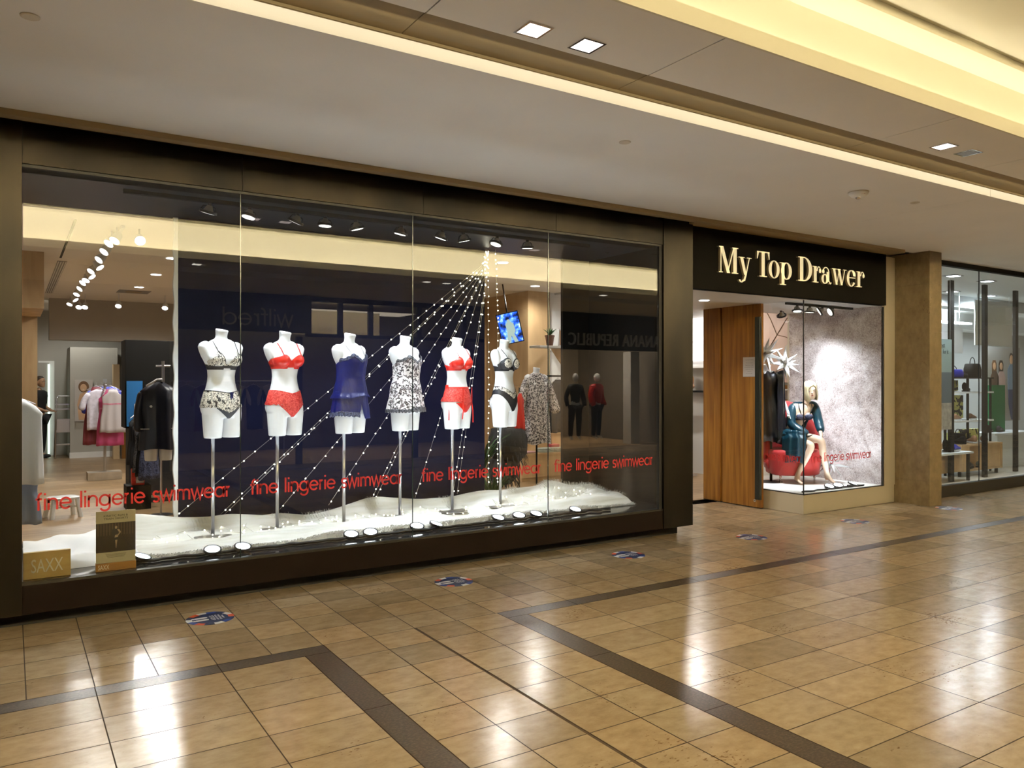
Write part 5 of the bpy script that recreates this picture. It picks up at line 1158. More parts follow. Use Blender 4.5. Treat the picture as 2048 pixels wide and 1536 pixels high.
mat('pink_print', (.55, .20, .28), .7, var=.5, vscale=30); mat('blue_print', (.03, .05, .45), .6, var=.6, vscale=25); mat('white_print', (.55, .52, .6), .7, var=.35, vscale=22); mat('magenta', (.42, .05, .15), .6); mat('sheer_grey', (.42, .38, .38), .6); mat('maroon', (.16, .02, .03), .6); mat('denim', (.20, .25, .36), .8); mat('white_terry', (.85, .86, .88), .95, bump=.4, bscale=300)
t = thing('garment_rack', 'wooden T stand on a low plank base carrying colourful nightdresses', 'clothes rack', (1.31, 14.6, 0))
wood('grey_wood', (.30, .24, .17), (.42, .34, .25), (2, 8, 1), .5)
MB().box((-.26, -.16, .0), (.24, .16, .13)).build('base', 'grey_wood', t, bevel=.004); MB().cyl((.0, 0, .13), (0, 0, 1.62), .022).build('pole', 'steel', t); MB().tube([(0, -.35, 1.55), (0, .3, 1.58)], .012).build('rail', 'steel', t); MB().box((-.03, -.02, 1.6), (.03, .02, 1.66)).build('finial', 'steel', t)
for k, (dx, dy, w, h, m, shp, lb) in enumerate(((-.03, .32, .42, .9, 'blue_print', 'shirt', 'blue printed nightshirt at the back of the rack'), (.10, .22, .40, .8, 'blue_print', 'shirt', 'blue and white top hanging on the right of the rack'), (-.12, .10, .38, .95, 'maroon', 'slip', 'dark red nightdress hanging lowest on the rack'), (-.07, -.02, .46, .66, 'white_print', 'shirt', 'tie-dye pastel top on the left of the rack'), (.07, -.10, .40, .92, 'magenta', 'slip', 'magenta nightdress near the front of the rack'), (.10, -.22, .38, .70, 'sheer_grey', 'slip', 'sheer pale grey babydoll with pink lace at the front of the rack'))):
    garment((1.31+dx, 14.6+dy, 1.48-.04*(k > 2)), w, h, m, lb, 0, 'nightwear on the T stand', shp, trim='pink_print' if k in (4, 5) else None, seed=k)
# dark unit with black nightwear, half mannequin
t = thing('display_unit', 'tall black display unit with dark nightwear beside the navy panel', 'display unit', (1.26, 11.4, 0)); MB().box((0, .0, 1.0), (.85, .45, 2.16)).build('body', 'matt_black', t, bevel=.004); MB().box((.05, .05, 0), (.85, .40, 1.0)).build('lower_body', 'cloth_black', t)
MB().box((0.03, -.02, .07), (.85, .02, .1)).build('rail', 'steel', t)
for k in range(5): garment((1.36+.03*k, 11.0-.02*k, 1.15-.05*k), .34, .62, ['cloth_black', 'knit_black', 'lace_black', 'matt_black', 'lace_navy'][k], 'black lace slip hanging in the dark unit, %s from the front' % words[4-k], .7, 'black slips in the dark unit', 'slip', seed=k+9)
t = thing('poster', 'bright blue poster with white glasses on it, beside the dark unit', 'poster', (1.275, 11.38, 1.02)); MB().box((0, 0, 0), (.19, .02, .60)).build('sheet', 'poster_blue', t)
for k in range(4): MB().box((.09+.022*k, -.004, .05+.03*(k % 2)), (.10+.022*k, 0, .30)).build('white_mark', 'poster_light', t)
t = thing('red_bag', 'red shopping bag with white print on a low plinth at the dark unit', 'bag', (1.35, 10.95, .30)); MB().box((-.07, -.03, 0), (.08, .05, .34)).build('bag', 'satin_red', t, bevel=.01); MB().box((-.02, -.034, .03), (.07, -.03, .24)).build('print', 'paper_white', t); MB().tube([(-.03, 0, .34), (0, 0, .42), (.04, 0, .34)], .004, 5).build('handle', 'cloth_black', t)
sbox('x', (1.22, 10.88, 0), (1.50, 11.2, .30), 'matt_black').name = 'low_plinth'; tag(bpy.data.objects['low_plinth'], 'low black plinth under the red bag', 'plinth'); del bpy.data.objects['low_plinth']['kind']
t = thing('robed_mannequin', 'half mannequin in a dark robe with white piping in front of the dark unit', 'mannequin', (1.50, 10.3, 0)); tor = bpy.data.objects.new('torso', TORSO); C.objects.link(tor); tor.parent = t; tor.location = (0, 0, .66)
MB().cyl((.03, 0, .01), (.03, 0, .7), .012).build('pole', 'steel', t); MB().lathe([(.001, 0), (.14, 0), (.14, .006), (.001, .01)], (.03, 0, 0), 24).build('base_plate', 'steel', t)
mb = MB(); R = []
for z, a, b in ((1.60, .05, .05), (1.56, .13, .08), (1.50, .20, .11), (1.35, .20, .13), (1.1, .19, .13), (.9, .21, .15), (.80, .215, .15)): R.append([(a*math.cos(2*PI*k/40)*(1+.03*math.sin(k)), b*math.sin(2*PI*k/40)*(1+.05*math.sin(k*1.6)), z+.01*math.sin(k*.5)) for k in range(40)])
mb.rings(R, cap=False)
mat('satin_night', (.006, .008, .02), .35); mb.build('robe', 'satin_night', t, smooth=True)
for s in (-1, 1): meshobj('sleeve', skin({'a': (s*.17, 0, 1.5, .06), 'b': (s*.22, 0, 1.25, .055), 'c': (s*.22, -.03, 1.0, .06)}, [('a', 'b'), ('b', 'c')], sub=1), 'satin_night', t); MB().tube([(s*.21, -.11, 1.05), (s*.12, -.15, 1.05)], .004, 5).build('piping', 'paper_white', t)
MB().tube([(-.14, -.06, 1.56), (-.08, -.1, 1.60), (-.03, -.08, 1.635), (.03, -.05, 1.64)], .012, 6).build('collar', 'paper_white', t, smooth=True)
MB().cyl((.06, .05, 1.6), (.06, .05, 1.86), .018).cyl((-.02, .05, 1.80), (.14, .05, 1.8), .012).build('hook_stand', 'steel', t)
# stool, white robe at the left edge
t = thing('plastic_stool', 'low white plastic stool standing on the shop floor behind the left pane', 'stool', (.52, 10.75, 0), math.radians(14))
MB().rings([se((0, 0), a, b, z, 28, 4) for z, a, b in ((.215, .15, .12), (.225, .165, .135), (.24, .165, .135), (.245, .15, .12))]).build('seat', 'white_gloss', t, smooth=False)
for sx in (-1, 1):
    for sy in (-1, 1): MB().rings([se((sx*x, sy*y), .026, .02, z, 12, 4) for z, x, y in ((0, .155, .125), (.22, .125, .10))]).build('leg', 'white_gloss', t)
MB().box((-.12, -.10, .12), (.12, -.09, .14)).box((-.12, .09, .12), (.12, .10, .14)).build('brace', 'white_gloss', t)
t = thing('garment_rack', 'steel clothes rail holding a white robe at the left edge of the window', 'clothes rack', (.02, 8.62, 0)); MB().tube([(0, -.35, 0), (0, -.35, 1.5), (0, .35, 1.5), (0, .35, 0)], .012).build('frame', 'steel', t)
g1 = garment((.04, 8.55, 1.40), .44, .78, 'white_terry', 'white terry robe hanging at the left edge of the window', math.radians(-15), None, 'robe', .09, 'robe', False)
g2 = garment((.08, 8.75, .72), .34, .50, 'denim', 'grey blue trousers hanging below the white robe', math.radians(-15), None, 'slip', .07, 'trousers')

# ---- middle of the shop: wood-clad wall, television, shelf
wood('panel_wood', (.42, .27, .13), (.56, .38, .20), (1.5, 1.5, .3), .5)
sbox('wall_wood', (7.46, 11.2, 0), (7.88, 12.6, 1.55), 'panel_wood'); sbox('wall_wood', (7.46, 11.2, 1.555), (7.88, 12.6, 3.17), 'panel_wood'); sbox('wall_wood', (7.27, 12.6, 0), (7.50, 15, 3.17), 'panel_wood'); sbox('wall_pale', (7.90, 11.4, 0), (8.05, 15, 3.17), 'white_paint'); sbox('wall_pale', (7.88, 11.28, 0), (10.2, 11.4, 3.17), 'white_paint'); sbox('trim_8', (7.885, 11.19, 0), (7.91, 11.28, 3.17), 'trim_tan')
m, N, L, b = newmat('tv_picture'); tc = N.new('ShaderNodeTexCoord'); n = N.new('ShaderNodeTexNoise'); n.inputs['Scale'].default_value = 9; n.inputs['Detail'].default_value = 4; L.new(tc.outputs['Object'], n.inputs['Vector']); r = ramp(N, [(.38, (.002, .004, .02)), (.5, (.01, .07, .5)), (.58, (.12, .3, .9)), (.66, (.5, .55, .5))]); L.new(n.outputs['Fac'], r.inputs[0]); L.new(r.outputs[0], b.inputs['Emission Color']); b.inputs['Emission Strength'].default_value = 1.6; b.inputs['Base Color'].default_value = (0, 0, 0, 1)
mat('tv_figure', (.1, .12, .1), .5, emit=(.35, .45, .4), es=.8)
t = thing('television', 'tilted upright television with a bright blue picture hanging in the shop', 'television', (6.65, 10.5, 2.46), -TH+.1); t.rotation_euler = (math.radians(12), math.radians(-12), -TH-.1)
MB().box((-.18, 0, -.25), (.18, .04, .25)).build('housing', 'black', t, bevel=.004); MB().box((-.165, -.003, -.235), (.165, .0, .235)).build('screen', 'tv_picture', t)
MB().prism([(-.09, -.235), (-.055, -.05), (-.06, .07), (-.03, .1), (-.02, .14), (.02, .14), (.03, .1), (.07, .06), (.08, -.06), (.05, -.1), (.09, -.235), (.03, -.235), (.0, -.12), (-.03, -.235)], -.004, -.003).build('figure', 'tv_figure', t) if 'tv_figure' in MT else None
MB().cyl((0, .05, .2), (.02, .3, .72), .012).build('bracket', 'black', t)
t = thing('display_shelf', 'white shelf high on the wall right of the television', 'shelf', (7.12, 10.35, 2.16)); MB().box((0, 0, 0), (.9, .3, .035)).box((.80, .3, 0), (.9, .92, .035)).build('board', 'white_paint', t, bevel=.002); MB().prism([(.40, 0), (.85, 0), (.85, -.5), (.80, -.5)], .25, .27).build('bracket', 'light_wood', t); MB().cyl((.62, .15, -.14), (.9, .15, -.14), .012).build('rail', 'matt_black', t)
def plant(loc, h, r, n, label, pot=True, seed=1, cat='plant'):
    rnd = random.Random(seed); t = thing('potted_plant', label, cat, loc)
    if pot: MB().lathe([(.05, 0), (.075, .15), (.082, .15), (.082, .175), (.07, .175), (.065, .15), (.001, .15)], n=20).build('pot', 'terracotta', t)
    mb = MB(); z0 = .15 if pot else 0
    for k in range(n):
        a = rnd.uniform(0, 2*PI); L = rnd.uniform(.6, 1); pts = []; w = .010*(1+h)
        for q in range(6):
            u = q/5; pts.append((Vector((math.cos(a)*r*L*u**1.3, math.sin(a)*r*L*u**1.3, z0+h*L*(u-.42*u*u*(1 if not pot else .6)))), w*math.sin(PI*(.12+.85*u))))
        s = Vector((-math.sin(a), math.cos(a), 0)); mb.rings([[p-s*ww, p+Vector((0, 0, .2*ww)), p+s*ww, p-Vector((0, 0, .3*ww))] for p, ww in pts])
    mb.build('leaves', 'leaf_green', t, smooth=True); return t
mat('terracotta', (.16, .07, .04), .6); mat('leaf_green', (.03, .10, .025), .5, var=.4)
plant((7.42, 10.5, 2.195), .20, .14, 26, 'small spiky green plant in a brown pot on the white shelf')
plant((5.22, 8.95, .3), 1.15, .42, 34, 'tall dark green leafy plant standing behind the right edge of the navy panel', False, 4)
plant((5.30, 8.80, .0), .85, .40, 30, 'lower bushy green plant beneath the tall one beside the navy panel', False, 5)
t = thing('picture_card', 'framed picture of an orange bra standing on the white shelf', 'picture', (7.56, 10.45, 2.195)); MB().box((0, 0, 0), (.32, .02, .28)).build('frame', 'paper_white', t); MB().box((.02, -.003, .02), (.30, 0, .26)).build('photo', 'poster_skin', t); MB().prism([(.04, .03), (.10, .16), (.13, .06), (.17, .16), (.24, .03)], -.006, -.003).build('bra_print', 'amber_block', t)
# leopard robe on a bust
t = thing('robed_mannequin', 'white bust in a long black and white leopard print robe standing between the window panes', 'mannequin', (6.58, 9.65, 0)); MB().cyl((0, 0, .01), (0, 0, .75), .014).build('pole', 'matt_black', t); MB().lathe([(.001, 0), (.16, 0), (.16, .006), (.001, .01)], n=24).build('base_plate', 'matt_black', t)
tor = bpy.data.objects.new('torso', TORSO); C.objects.link(tor); tor.parent = t; tor.location = (0, 0, .92)
mb = MB(); R = []
for z, a, b in ((1.74, .06, .06), (1.71, .13, .09), (1.66, .20, .11), (1.5, .205, .14), (1.25, .19, .14), (1.0, .21, .16), (.78, .23, .17), (.70, .235, .17)): R.append([(a*math.cos(2*PI*k/44)*(1+.03*math.sin(k)), b*math.sin(2*PI*k/44)*(1+.05*math.sin(k*1.5)), z+.015*math.sin(k*.6)*(z < 1)) for k in range(44)])
mb.rings(R, cap=False).build('robe', 'leopard_print', t, smooth=True)
for s in (-1, 1): meshobj('sleeve', skin({'a': (s*.15, 0, 1.66, .07), 'b': (s*.27, 0, 1.38, .075), 'c': (s*.33, -.04, 1.12, .095)}, [('a', 'b'), ('b', 'c')], sub=2), 'leopard_print', t)
garment((7.45, 10.315, 1.60), .40, .85, 'cloth_black', 'black blouse hanging on the rail under the white shelf', .2, None, 'robe', cat='blouse')
tag(MB().box((7.05, 10.3, 1.69), (8.0, 10.33, 1.72)).build('clothes_rail', 'matt_black'), 'black wall rail below the white shelf', 'rail')
tag(MB().box((7.30, 10.4, 1.40), (8.1, 10.7, 1.43)).box((8.0, 10.7, 1.40), (8.1, 11.27, 1.43)).build('display_shelf', 'white_paint'), 'lower white shelf behind the black blouse', 'shelf')
garment((6.09, 9.35, 1.40), .15, .52, 'satin_red', 'red slip hanging behind the rightmost torso mannequin', 0, None, 'slip', cat='slip')
tag(MB().tube([(6.09, 9.37, 0), (6.09, 9.37, 1.53)], .008).build('garment_stand', 'matt_black'), 'thin black stand holding the red slip', 'stand')
# black feather garment
def feather(loc, label, h, w, seed):
    rnd = random.Random(seed); t = thing('feather_garment', label, 'garment', loc); mb = MB()
    MB().lathe([(w*.5, 0), (w*.62, -h*.3), (w*.6, -h*.7), (w*.3, -h), (.001, -h)], n=24).build('lining', 'cloth_black', t, smooth=True)
    for k in range(260):
        a = rnd.uniform(0, 2*PI); z = -rnd.uniform(0, h); r = w*.58; p = Vector((math.cos(a)*r, math.sin(a)*r, z)); d = Vector((math.cos(a)*.5, math.sin(a)*.5, -1)).normalized()*rnd.uniform(.06, .13); s = Vector((-math.sin(a), math.cos(a), 0))*.010
        mb.add([p-s, p+s, p+d*.7+s*.6, p+d, p+d*.7-s*.6], [(0, 1, 2, 3, 4)])
    f = mb.build('feathers', 'cloth_black', t, smooth=True); f['kind'] = 'stuff'; return t
feather((5.98, 9.5, .95), 'black feathered short robe hanging behind the rightmost torso mannequin, upper one', .52, .46, 2); feather((5.90, 9.5, .52), 'black feathered skirt hanging lower behind the rightmost torso mannequin', .36, .36, 3)
tag(MB().tube([(5.95, 9.5, 0), (5.95, 9.5, 1.3)], .014).tube([(5.7, 9.5, 1.3), (6.2, 9.5, 1.3)], .01).build('garment_rack', 'matt_black'), 'thin black stand carrying the feathered garments', 'clothes rack')
# table with folded clothes
t = thing('display_table', 'low pale wooden display box with folded clothes on top near the end of the window', 'display table', (7.50, 10.55, 0)); MB().box((-.60, 0, .06), (.60, .60, .42)).box((-.58, .02, 0), (.58, .58, .06)).build('body', 'light_wood', t, bevel=.003); MB().box((-.61, -.01, .42), (.61, .61, .445)).build('top', 'light_wood', t)
tag(MB().box((7.15, 10.98, .446), (8.05, 11.12, .72)).box((7.1, 10.95, .72), (8.1, 11.16, .75)).build('riser_shelf', 'light_wood'), 'small wooden riser on the back of the display box', 'shelf')
mat('fold_pink', (.62, .36, .34), .8); mat('fold_green', (.42, .44, .36), .8, var=.4, vscale=40); mat('fold_red', (.45, .08, .08), .8)
lace('fold_print', (.7, .55, .5), (.4, .1, .08), 40)
def fold(x, y, z, w, m, label, n=3, rz=0):
    t = thing('folded_garment', label, 'folded clothes', (x, y, z), rz, 'folded clothes on the display box')
    for k in range(n): MB().rings([se((0, 0), w*a, w*.7*a, .022*k+q, 24, 4) for q, a in ((0, .9), (.006, 1), (.016, 1), (.021, .92))]).build('layer', m, t, smooth=True)
fold(7.15, 10.75, .446, .15, 'fold_pink', 'pink folded garment on the left of the display box', 1); fold(7.5, 10.75, .446, .16, 'fold_green', 'pale green printed garment folded on the display box', 3, .2); fold(7.75, 10.72, .446, .13, 'fold_green', 'pale green garment folded at the right end of the display box', 3); fold(7.78, 10.9, .446, .1, 'fold_red', 'red folded garment at the right end of the display box', 5)
fold(7.6, 11.07, .751, .15, 'fold_print', 'red and white printed garment stacked on the wooden riser', 3); fold(7.3, 11.07, .751, .12, 'fold_pink', 'pale pink garment on the wooden riser', 2)

# ---- what shows through the entrance and behind the case, along the right wall
t = thing('display_shelf', 'white shelf with mannequin pieces seen through the entrance', 'shelf', (9.9, 9.5, 1.85)); MB().box((0, 0, 0), (.3, 1.0, .03)).build('board', 'white_paint', t); MB().box((0, 0, -.42), (.3, 1.0, -.39)).build('board', 'matt_black', t)
tag(MB().ell((9.97, 9.92, 2.02), (.07, .08, .12)).ell((9.97, 9.92, 1.93), (.05, .05, .07)).build('bra_form', 'mannequin_white', smooth=True), 'white bra form standing on the shelf seen through the entrance', 'bra form')
tag(MB().ell((10.0, 9.94, 1.64), (.09, .09, .12)).ell((10.0, 9.94, 1.535), (.10, .10, .06)).build('bra_form', 'poster_skin', smooth=True), 'beige bra form on the black shelf seen through the entrance', 'bra form')
t = thing('light_box', 'white glowing lightbox panel with pink print high on the wall seen through the entrance', 'lightbox', (10.15, 9.6, 1.98)); mat('lightbox', (.9, .88, .88), .5, emit=(1, .93, .92), es=.9); MB().box((0, 0, 0), (.04, .6, .75)).build('panel', 'lightbox', t); mb = textmb('MARIE JO', .26, .05, .002); mb.tf(Matrix.Translation((-.002, .55, .30)) @ Matrix.Rotation(-PI/2, 4, 'Z')); mb.build('lettering', 'fold_pink', t)
t = thing('display_fixture', 'white display panel with black posts seen through the entrance', 'display unit', (9.7, 9.55, 0)); MB().box((0, .22, .22), (.03, .62, 1.35)).build('panel', 'white_paint', t); MB().box((0, .18, 0), (.03, .21, 1.4)).build('post', 'matt_black', t); MB().box((-.1, .0, .02), (.1, .7, .05)).build('foot', 'steel', t)
mat('poster_peach', (.60, .42, .34), .6, var=.15, vscale=4); mat('poster_cream', (.62, .57, .50), .6)
t = thing('poster', 'large close-up poster of peach lingerie straps behind the hanging stars', 'poster', (10.17, 7.75, 1.6)); MB().box((0, 0, 0), (.02, .95, 1.25)).build('sheet', 'poster_peach', t)
for a, b, cc, dd in ((.1, 1.15, .45, .75), (.45, .75, .7, 1.2), (.45, .75, .75, .3), (.45, .75, .1, .6)): MB().tube([(-.004, a, b), (-.004, (a+cc)/2, (b+dd)/2+.03), (-.004, cc, dd)], .006, 5).build('strap_line', 'poster_hair', t)
MB().add([(-.003, .12, .72), (-.003, .30, .55), (-.003, .22, .2), (-.003, .06, .12), (-.003, .04, .4)], [(0, 1, 2, 3, 4)]).build('cup_shape', 'poster_cream', t)
tag(MB().box((9.95, 7.72, 1.30), (10.15, 8.6, 1.34)).box((9.95, 7.72, 1.5), (10.15, 8.6, 1.56)).build('display_shelf', 'door_wood'), 'brown shelves behind the black dress mannequin', 'shelf')
for k in range(5): garment((10.0, 7.85+.13*k, 1.22), .34, .8, ['sheer_grey', 'fold_pink', 'cloth_black', 'trim_tan', 'sheer_grey'][k], ['sheer grey slip', 'pink slip', 'black slip', 'tan slip', 'second sheer grey slip'][k]+' hanging on the wall behind the corner case', PI/2, 'slips on the wall behind the case', 'slip', .03, seed=k)

# ================================================================== NEXT SHOP (shoes)
mat('cool_wall', (.80, .84, .84), .6); mat('cool_floor', (.62, .57, .48), .35); mat('cool_white', (.78, .82, .84), .4); mat('cool_grey', (.50, .53, .53), .5)
sbox('floor_next', (10.27, 6.08, -.05), (26, 12, .01), 'cool_floor'); sbox('ceiling_next', (10.27, 6.1, 3.24), (26, 12, 3.3), 'cool_wall'); sbox('wall_next_back', (10.27, 10.6, 0), (26, 10.7, 3.24), 'cool_grey'); sbox('wall_next_left', (10.28, 6.31, 0), (10.32, 10.6, 3.24), 'cool_wall')
sbox('ceiling_next_beam', (10.32, 8.0, 3.02), (26, 8.35, 3.24), 'cool_grey'); sbox('ceiling_next_beam', (10.32, 10.0, 2.86), (26, 10.6, 3.24), 'cool_wall')
for x, y, p_ in ((12.2, 6.55, 80), (13.3, 6.6, 80), (14.3, 7.7, 150), (15.6, 7.7, 150), (16.8, 8.6, 150), (13.0, 9.0, 200), (17.0, 9.4, 200), (20.5, 8.6, 160)): lamp('SPOT', 'ceiling_glow', (x, y, 3.225 if y < 9 else 2.9), (0, 0, 0) if y < 9 else (PI, 0, 0), p_ if y < 9 else p_*.5, (.88, .95, 1), None, spot=165, blend=.5, rad=.06)
t = tag(MB().box((12.6, 9.55, 2.93), (18.6, 9.66, 2.97)).box((13.0, 9.6, 2.97), (13.02, 9.62, 3.238)).box((18.0, 9.6, 2.97), (18.02, 9.62, 3.238)).build('tube_light', 'cool_emit'), 'long bright light tube under the ceiling of the shoe shop', 'ceiling light')
for k, (x, y) in enumerate(((12.2, 6.55), (13.3, 6.6), (14.3, 7.7), (15.6, 7.7), (16.8, 8.6))):
    t = thing('recessed_downlight', 'square downlight in the shoe shop ceiling, %s from the pilaster' % words[k], 'ceiling light', (x, y, 3.24), 0, 'downlights of the shoe shop'); MB().box((-.13, -.10, -.006), (.13, .10, 0)).build('frame', 'black', t); MB().box((-.05, -.07, -.009), (.09, .07, -.006)).build('lens', 'cool_emit', t)
for k, (x, y) in enumerate(((12.70, 6.85), (13.74, 6.85), (15.1, 7.0))): tag(MB().box((x, y, 0.01), (x+.10, y+.05, 3.24)).build('display_post', 'matt_black'), 'full height black steel post behind the shoe shop glass, %s from the pilaster' % words[k], 'post', 'black posts of the shoe shop')
tag(MB().box((13.30, 7.66, 2.13), (14.60, 7.68, 2.64)).box((13.4, 7.665, 2.6), (13.41, 7.675, 3.24)).box((14.5, 7.665, 2.6), (14.51, 7.675, 3.24)).build('display_board', 'cool_white'), 'hanging white panel between the first two posts of the shoe shop', 'panel'); tag(MB().box((14.95, 7.62, 2.29), (16.3, 7.64, 3.12)).box((15.05, 7.625, 3.1), (15.06, 7.635, 3.24)).box((16.2, 7.625, 3.1), (16.21, 7.635, 3.24)).build('display_board', 'cool_white'), 'hanging white panel right of the second post of the shoe shop', 'panel')
t = thing('hanging_poster', 'pale blue banner with grey lettering and a rocky picture beside the pilaster', 'poster', (11.98, 6.75, .86))
mat('banner_blue', (.30, .42, .44), .5); mat('banner_low', (.12, .17, .22), .5); mat('banner_rock', (.45, .45, .43), .7, var=.7, vscale=12); mat('ink_blue', (.06, .10, .12), .5)
MB().box((0, 0, .9), (.56, .02, 1.42)).build('sheet', 'banner_blue', t); MB().box((0, 0, .42), (.56, .02, .9)).build('sea_picture', 'banner_low', t); MB().box((0, 0, 0), (.56, .02, .42)).build('rock_picture', 'banner_rock', t)
for tx, x, z, w in (('Perfect', .10, 1.29, .26), ('for it', .30, 1.19, .16)): textmb(tx, w, .07, .002).build('lettering', 'ink_blue', t, loc=(x, -.002, z))
for x in (.03, .53): MB().cyl((x, .01, 1.4), (x, .01, 2.38), .003, n=6).build('wire', 'steel', t)
# shelf unit with shoes and bags
t = thing('shelf_unit', 'black framed unit with white shelves of shoes and bags in the shoe shop', 'shelf unit', (13.37, 7.30, .01))
for x in (0, .72, 1.48): MB().box((x, 0, 0), (x+.03, .03, 1.68)).box((x, .4, 0), (x+.03, .43, 1.68)).build('upright', 'matt_black', t)
for z in (1.40, .90): MB().box((-.02, -.02, z), (1.55, .45, z+.03)).build('shelf', 'cool_white', t)
MB().box((-.02, -.02, 1.66), (1.55, .45, 1.68)).build('shelf', 'matt_black', t); MB().box((0, .5, 1.66), (1.0, .53, 2.02)).build('back_panel', 'light_wood', t)
m, N, L, b = newmat('yellow_pattern'); tc = N.new('ShaderNodeTexCoord'); w = N.new('ShaderNodeTexNoise'); w.inputs['Scale'].default_value = 5; w.inputs['Distortion'].default_value = 1.4; L.new(tc.outputs['Object'], w.inputs['Vector']); r = ramp(N, [(.46, (.01, .01, .01)), (.48, (.66, .68, .24))]); L.new(w.outputs['Fac'], r.inputs[0]); L.new(r.outputs[0], b.inputs['Base Color'])
for k, (x, z, w_, h_) in enumerate(((.10, 1.44, .9, .20), (.75, .95, .42, .42), (.70, .46, .4, .24), (1.2, .40, .5, .35))): tag(MB().box((13.37+x, 7.62, z+.01), (13.37+x+w_, 7.72, z+h_)).build('patterned_box', 'yellow_pattern'), 'yellow and black patterned backing, ' + ['below the top shelf', 'above the middle shelf', 'left one above the wooden cube', 'right one above the wooden cube'][k], 'backing board', 'patterned boards of the shoe shop')
t = thing('wooden_cube', 'open wooden cube shelf with shoes inside in the shoe shop', 'display box', (13.75, 7.05, .10))
MB().box((-.35, 0, .42), (1.0, .5, .45)).box((-.35, 0, 0), (1.0, .5, .03)).box((-.35, 0, .03), (-.10, .5, .42)).box((.97, 0, .03), (1.0, .5, .42)).box((.28, .02, .03), (.97, .5, .42)).build('body', 'light_wood', t); 
MB().box((-.3, .05, -.09), (-.26, .09, 0)).build('leg', 'matt_black', t); MB().box((.9, .05, -.09), (.94, .09, 0)).build('leg', 'matt_black', t)
t = thing('display_table', 'white topped low table with wooden sides right behind the pilaster', 'display table', (12.2, 6.75, .01)); MB().box((0, 0, .44), (1.0, .5, .47)).build('top', 'cool_white', t); MB().box((0, .2, .12), (.95, .5, .44)).build('body', 'light_wood', t)
for x in (.03, .9): MB().box((x, .03, 0), (x+.04, .07, .44)).build('leg', 'matt_black', t)
t = thing('display_table', 'white table with dark shoes at the right edge of the picture', 'display table', (15.2, 7.4, .01)); MB().box((0, 0, .62), (1.6, .5, .65)).build('top', 'cool_white', t); MB().box((.3, .1, 0), (1.5, .5, .62)).build('body', 'cool_white', t)
def shoe(loc, rz, m, label, sole='cool_white', boot=0, group='shoes in the shoe shop', cat='shoe'):
    t = thing('shoe', label, cat, loc, rz, group)
    n = 24; R = []
    for x, w, h in ((-.135, .012, .06), (-.125, .032, .085+boot), (-.09, .038, .095+boot), (-.05, .038, .09+boot*.95), (-.02, .038, .08+boot*.2), (.03, .042, .062), (.08, .045, .045), (.12, .036, .034), (.14, .012, .02)):
        R.append([(x, w*math.cos(2*PI*k/n), .02+max(0, (.5+.5*math.sin(2*PI*k/n)))*h) for k in range(n)])
    MB().rings(R).build('upper', m, t, smooth=True)
    MB().prismz([(x, y) for x, y in [(-.14, 0), (-.12, -.036), (-.03, -.036), (.07, -.046), (.125, -.034), (.15, 0), (.125, .034), (.07, .046), (-.03, .036), (-.12, .036)]], 0, .022).build('sole', sole, t)
    return t
mat('shoe_tan', (.40, .22, .12), .5); mat('shoe_brown', (.14, .07, .035), .4); mat('shoe_grey', (.22, .21, .17), .5); mat('shoe_olive', (.10, .12, .08), .5); mat('blue_cloth', (.01, .015, .30), .5)
sh = [((13.55, 7.42, 1.44), .3, 'black', 'black glossy shoe at the left end of the upper white shelf', .03), ((14.25, 7.42, 1.44), .2, 'matt_black', 'black shoe in the middle of the upper white shelf', .05), ((13.55, 7.42, .94), .2, 'shoe_grey', 'grey ankle boot at the left end of the middle white shelf', .08), ((13.95, 7.42, .94), .1, 'shoe_tan', 'tan pointed shoe on the middle white shelf', 0), ((14.45, 7.42, .94), .1, 'shoe_brown', 'dark brown low shoe at the right end of the middle white shelf', 0), ((13.60, 7.2, .56), 1.3, 'matt_black', 'black shoe on the left of the wooden cube top', .02), ((14.02, 7.2, .56), .9, 'shoe_tan', 'tan trainer on top of the wooden cube', .02), ((14.42, 7.2, .56), .2, 'shoe_brown', 'brown shoe on top of the wooden cube', 0), ((14.15, 7.12, .14), .1, 'shoe_olive', 'olive shoe inside the wooden cube', 0), ((14.55, 7.12, .14), .1, 'shoe_olive', 'second olive shoe inside the wooden cube, right one', 0), ((13.8, 7.12, .14), .3, 'black', 'black low shoe at the front of the wooden cube', 0),
      ((12.75, 6.95, .49), .3, 'matt_black', 'black ankle boot on the white table behind the pilaster', .09), ((12.95, 6.9, .49), .2, 'blue_cloth', 'navy slipper on the white table behind the pilaster', 0), ((15.4, 7.6, .67), .2, 'matt_black', 'large black shoe on the table at the right edge', .03), ((15.8, 7.6, .67), .2, 'cloth_black', 'second black shoe on the table at the right edge', 0)]
for loc, rz, m_, lb, bt in sh: shoe(loc, rz, m_, lb, 'matt_black' if 'black' in m_ or 'olive' in m_ else 'cool_white', bt)
def bag(loc, w, h, d, m, label, rz=0):
    t = thing('handbag', label, 'bag', loc, rz, 'bags in the shoe shop'); MB().rings([se((0, 0), a*w, a*d, z*h, 24, 4) for z, a in ((0, .46), (.05, .5), (.6, .5), (.95, .44), (1, .38))]).build('body', m, t, smooth=True); MB().tube([(w*.25*math.cos(q), 0, h+h*.45*math.sin(q)) for q in [PI*j/10 for j in range(11)]], .007, 6).build('handle', 'matt_black', t, smooth=True); return t
bag((14.62, 7.5, 1.69), .34, .25, .2, 'matt_black', 'black boxy handbag on the top shelf'); bag((13.88, 7.45, 1.69), .45, .14, .2, 'blue_cloth', 'bright blue bag on the top shelf'); bag((14.28, 7.5, 1.69), .2, .07, .14, 'matt_black', 'small black bag on the top shelf'); bag((13.85, 7.35, .56), .32, .16, .16, 'matt_black', 'black bag with round handles on the wooden cube')
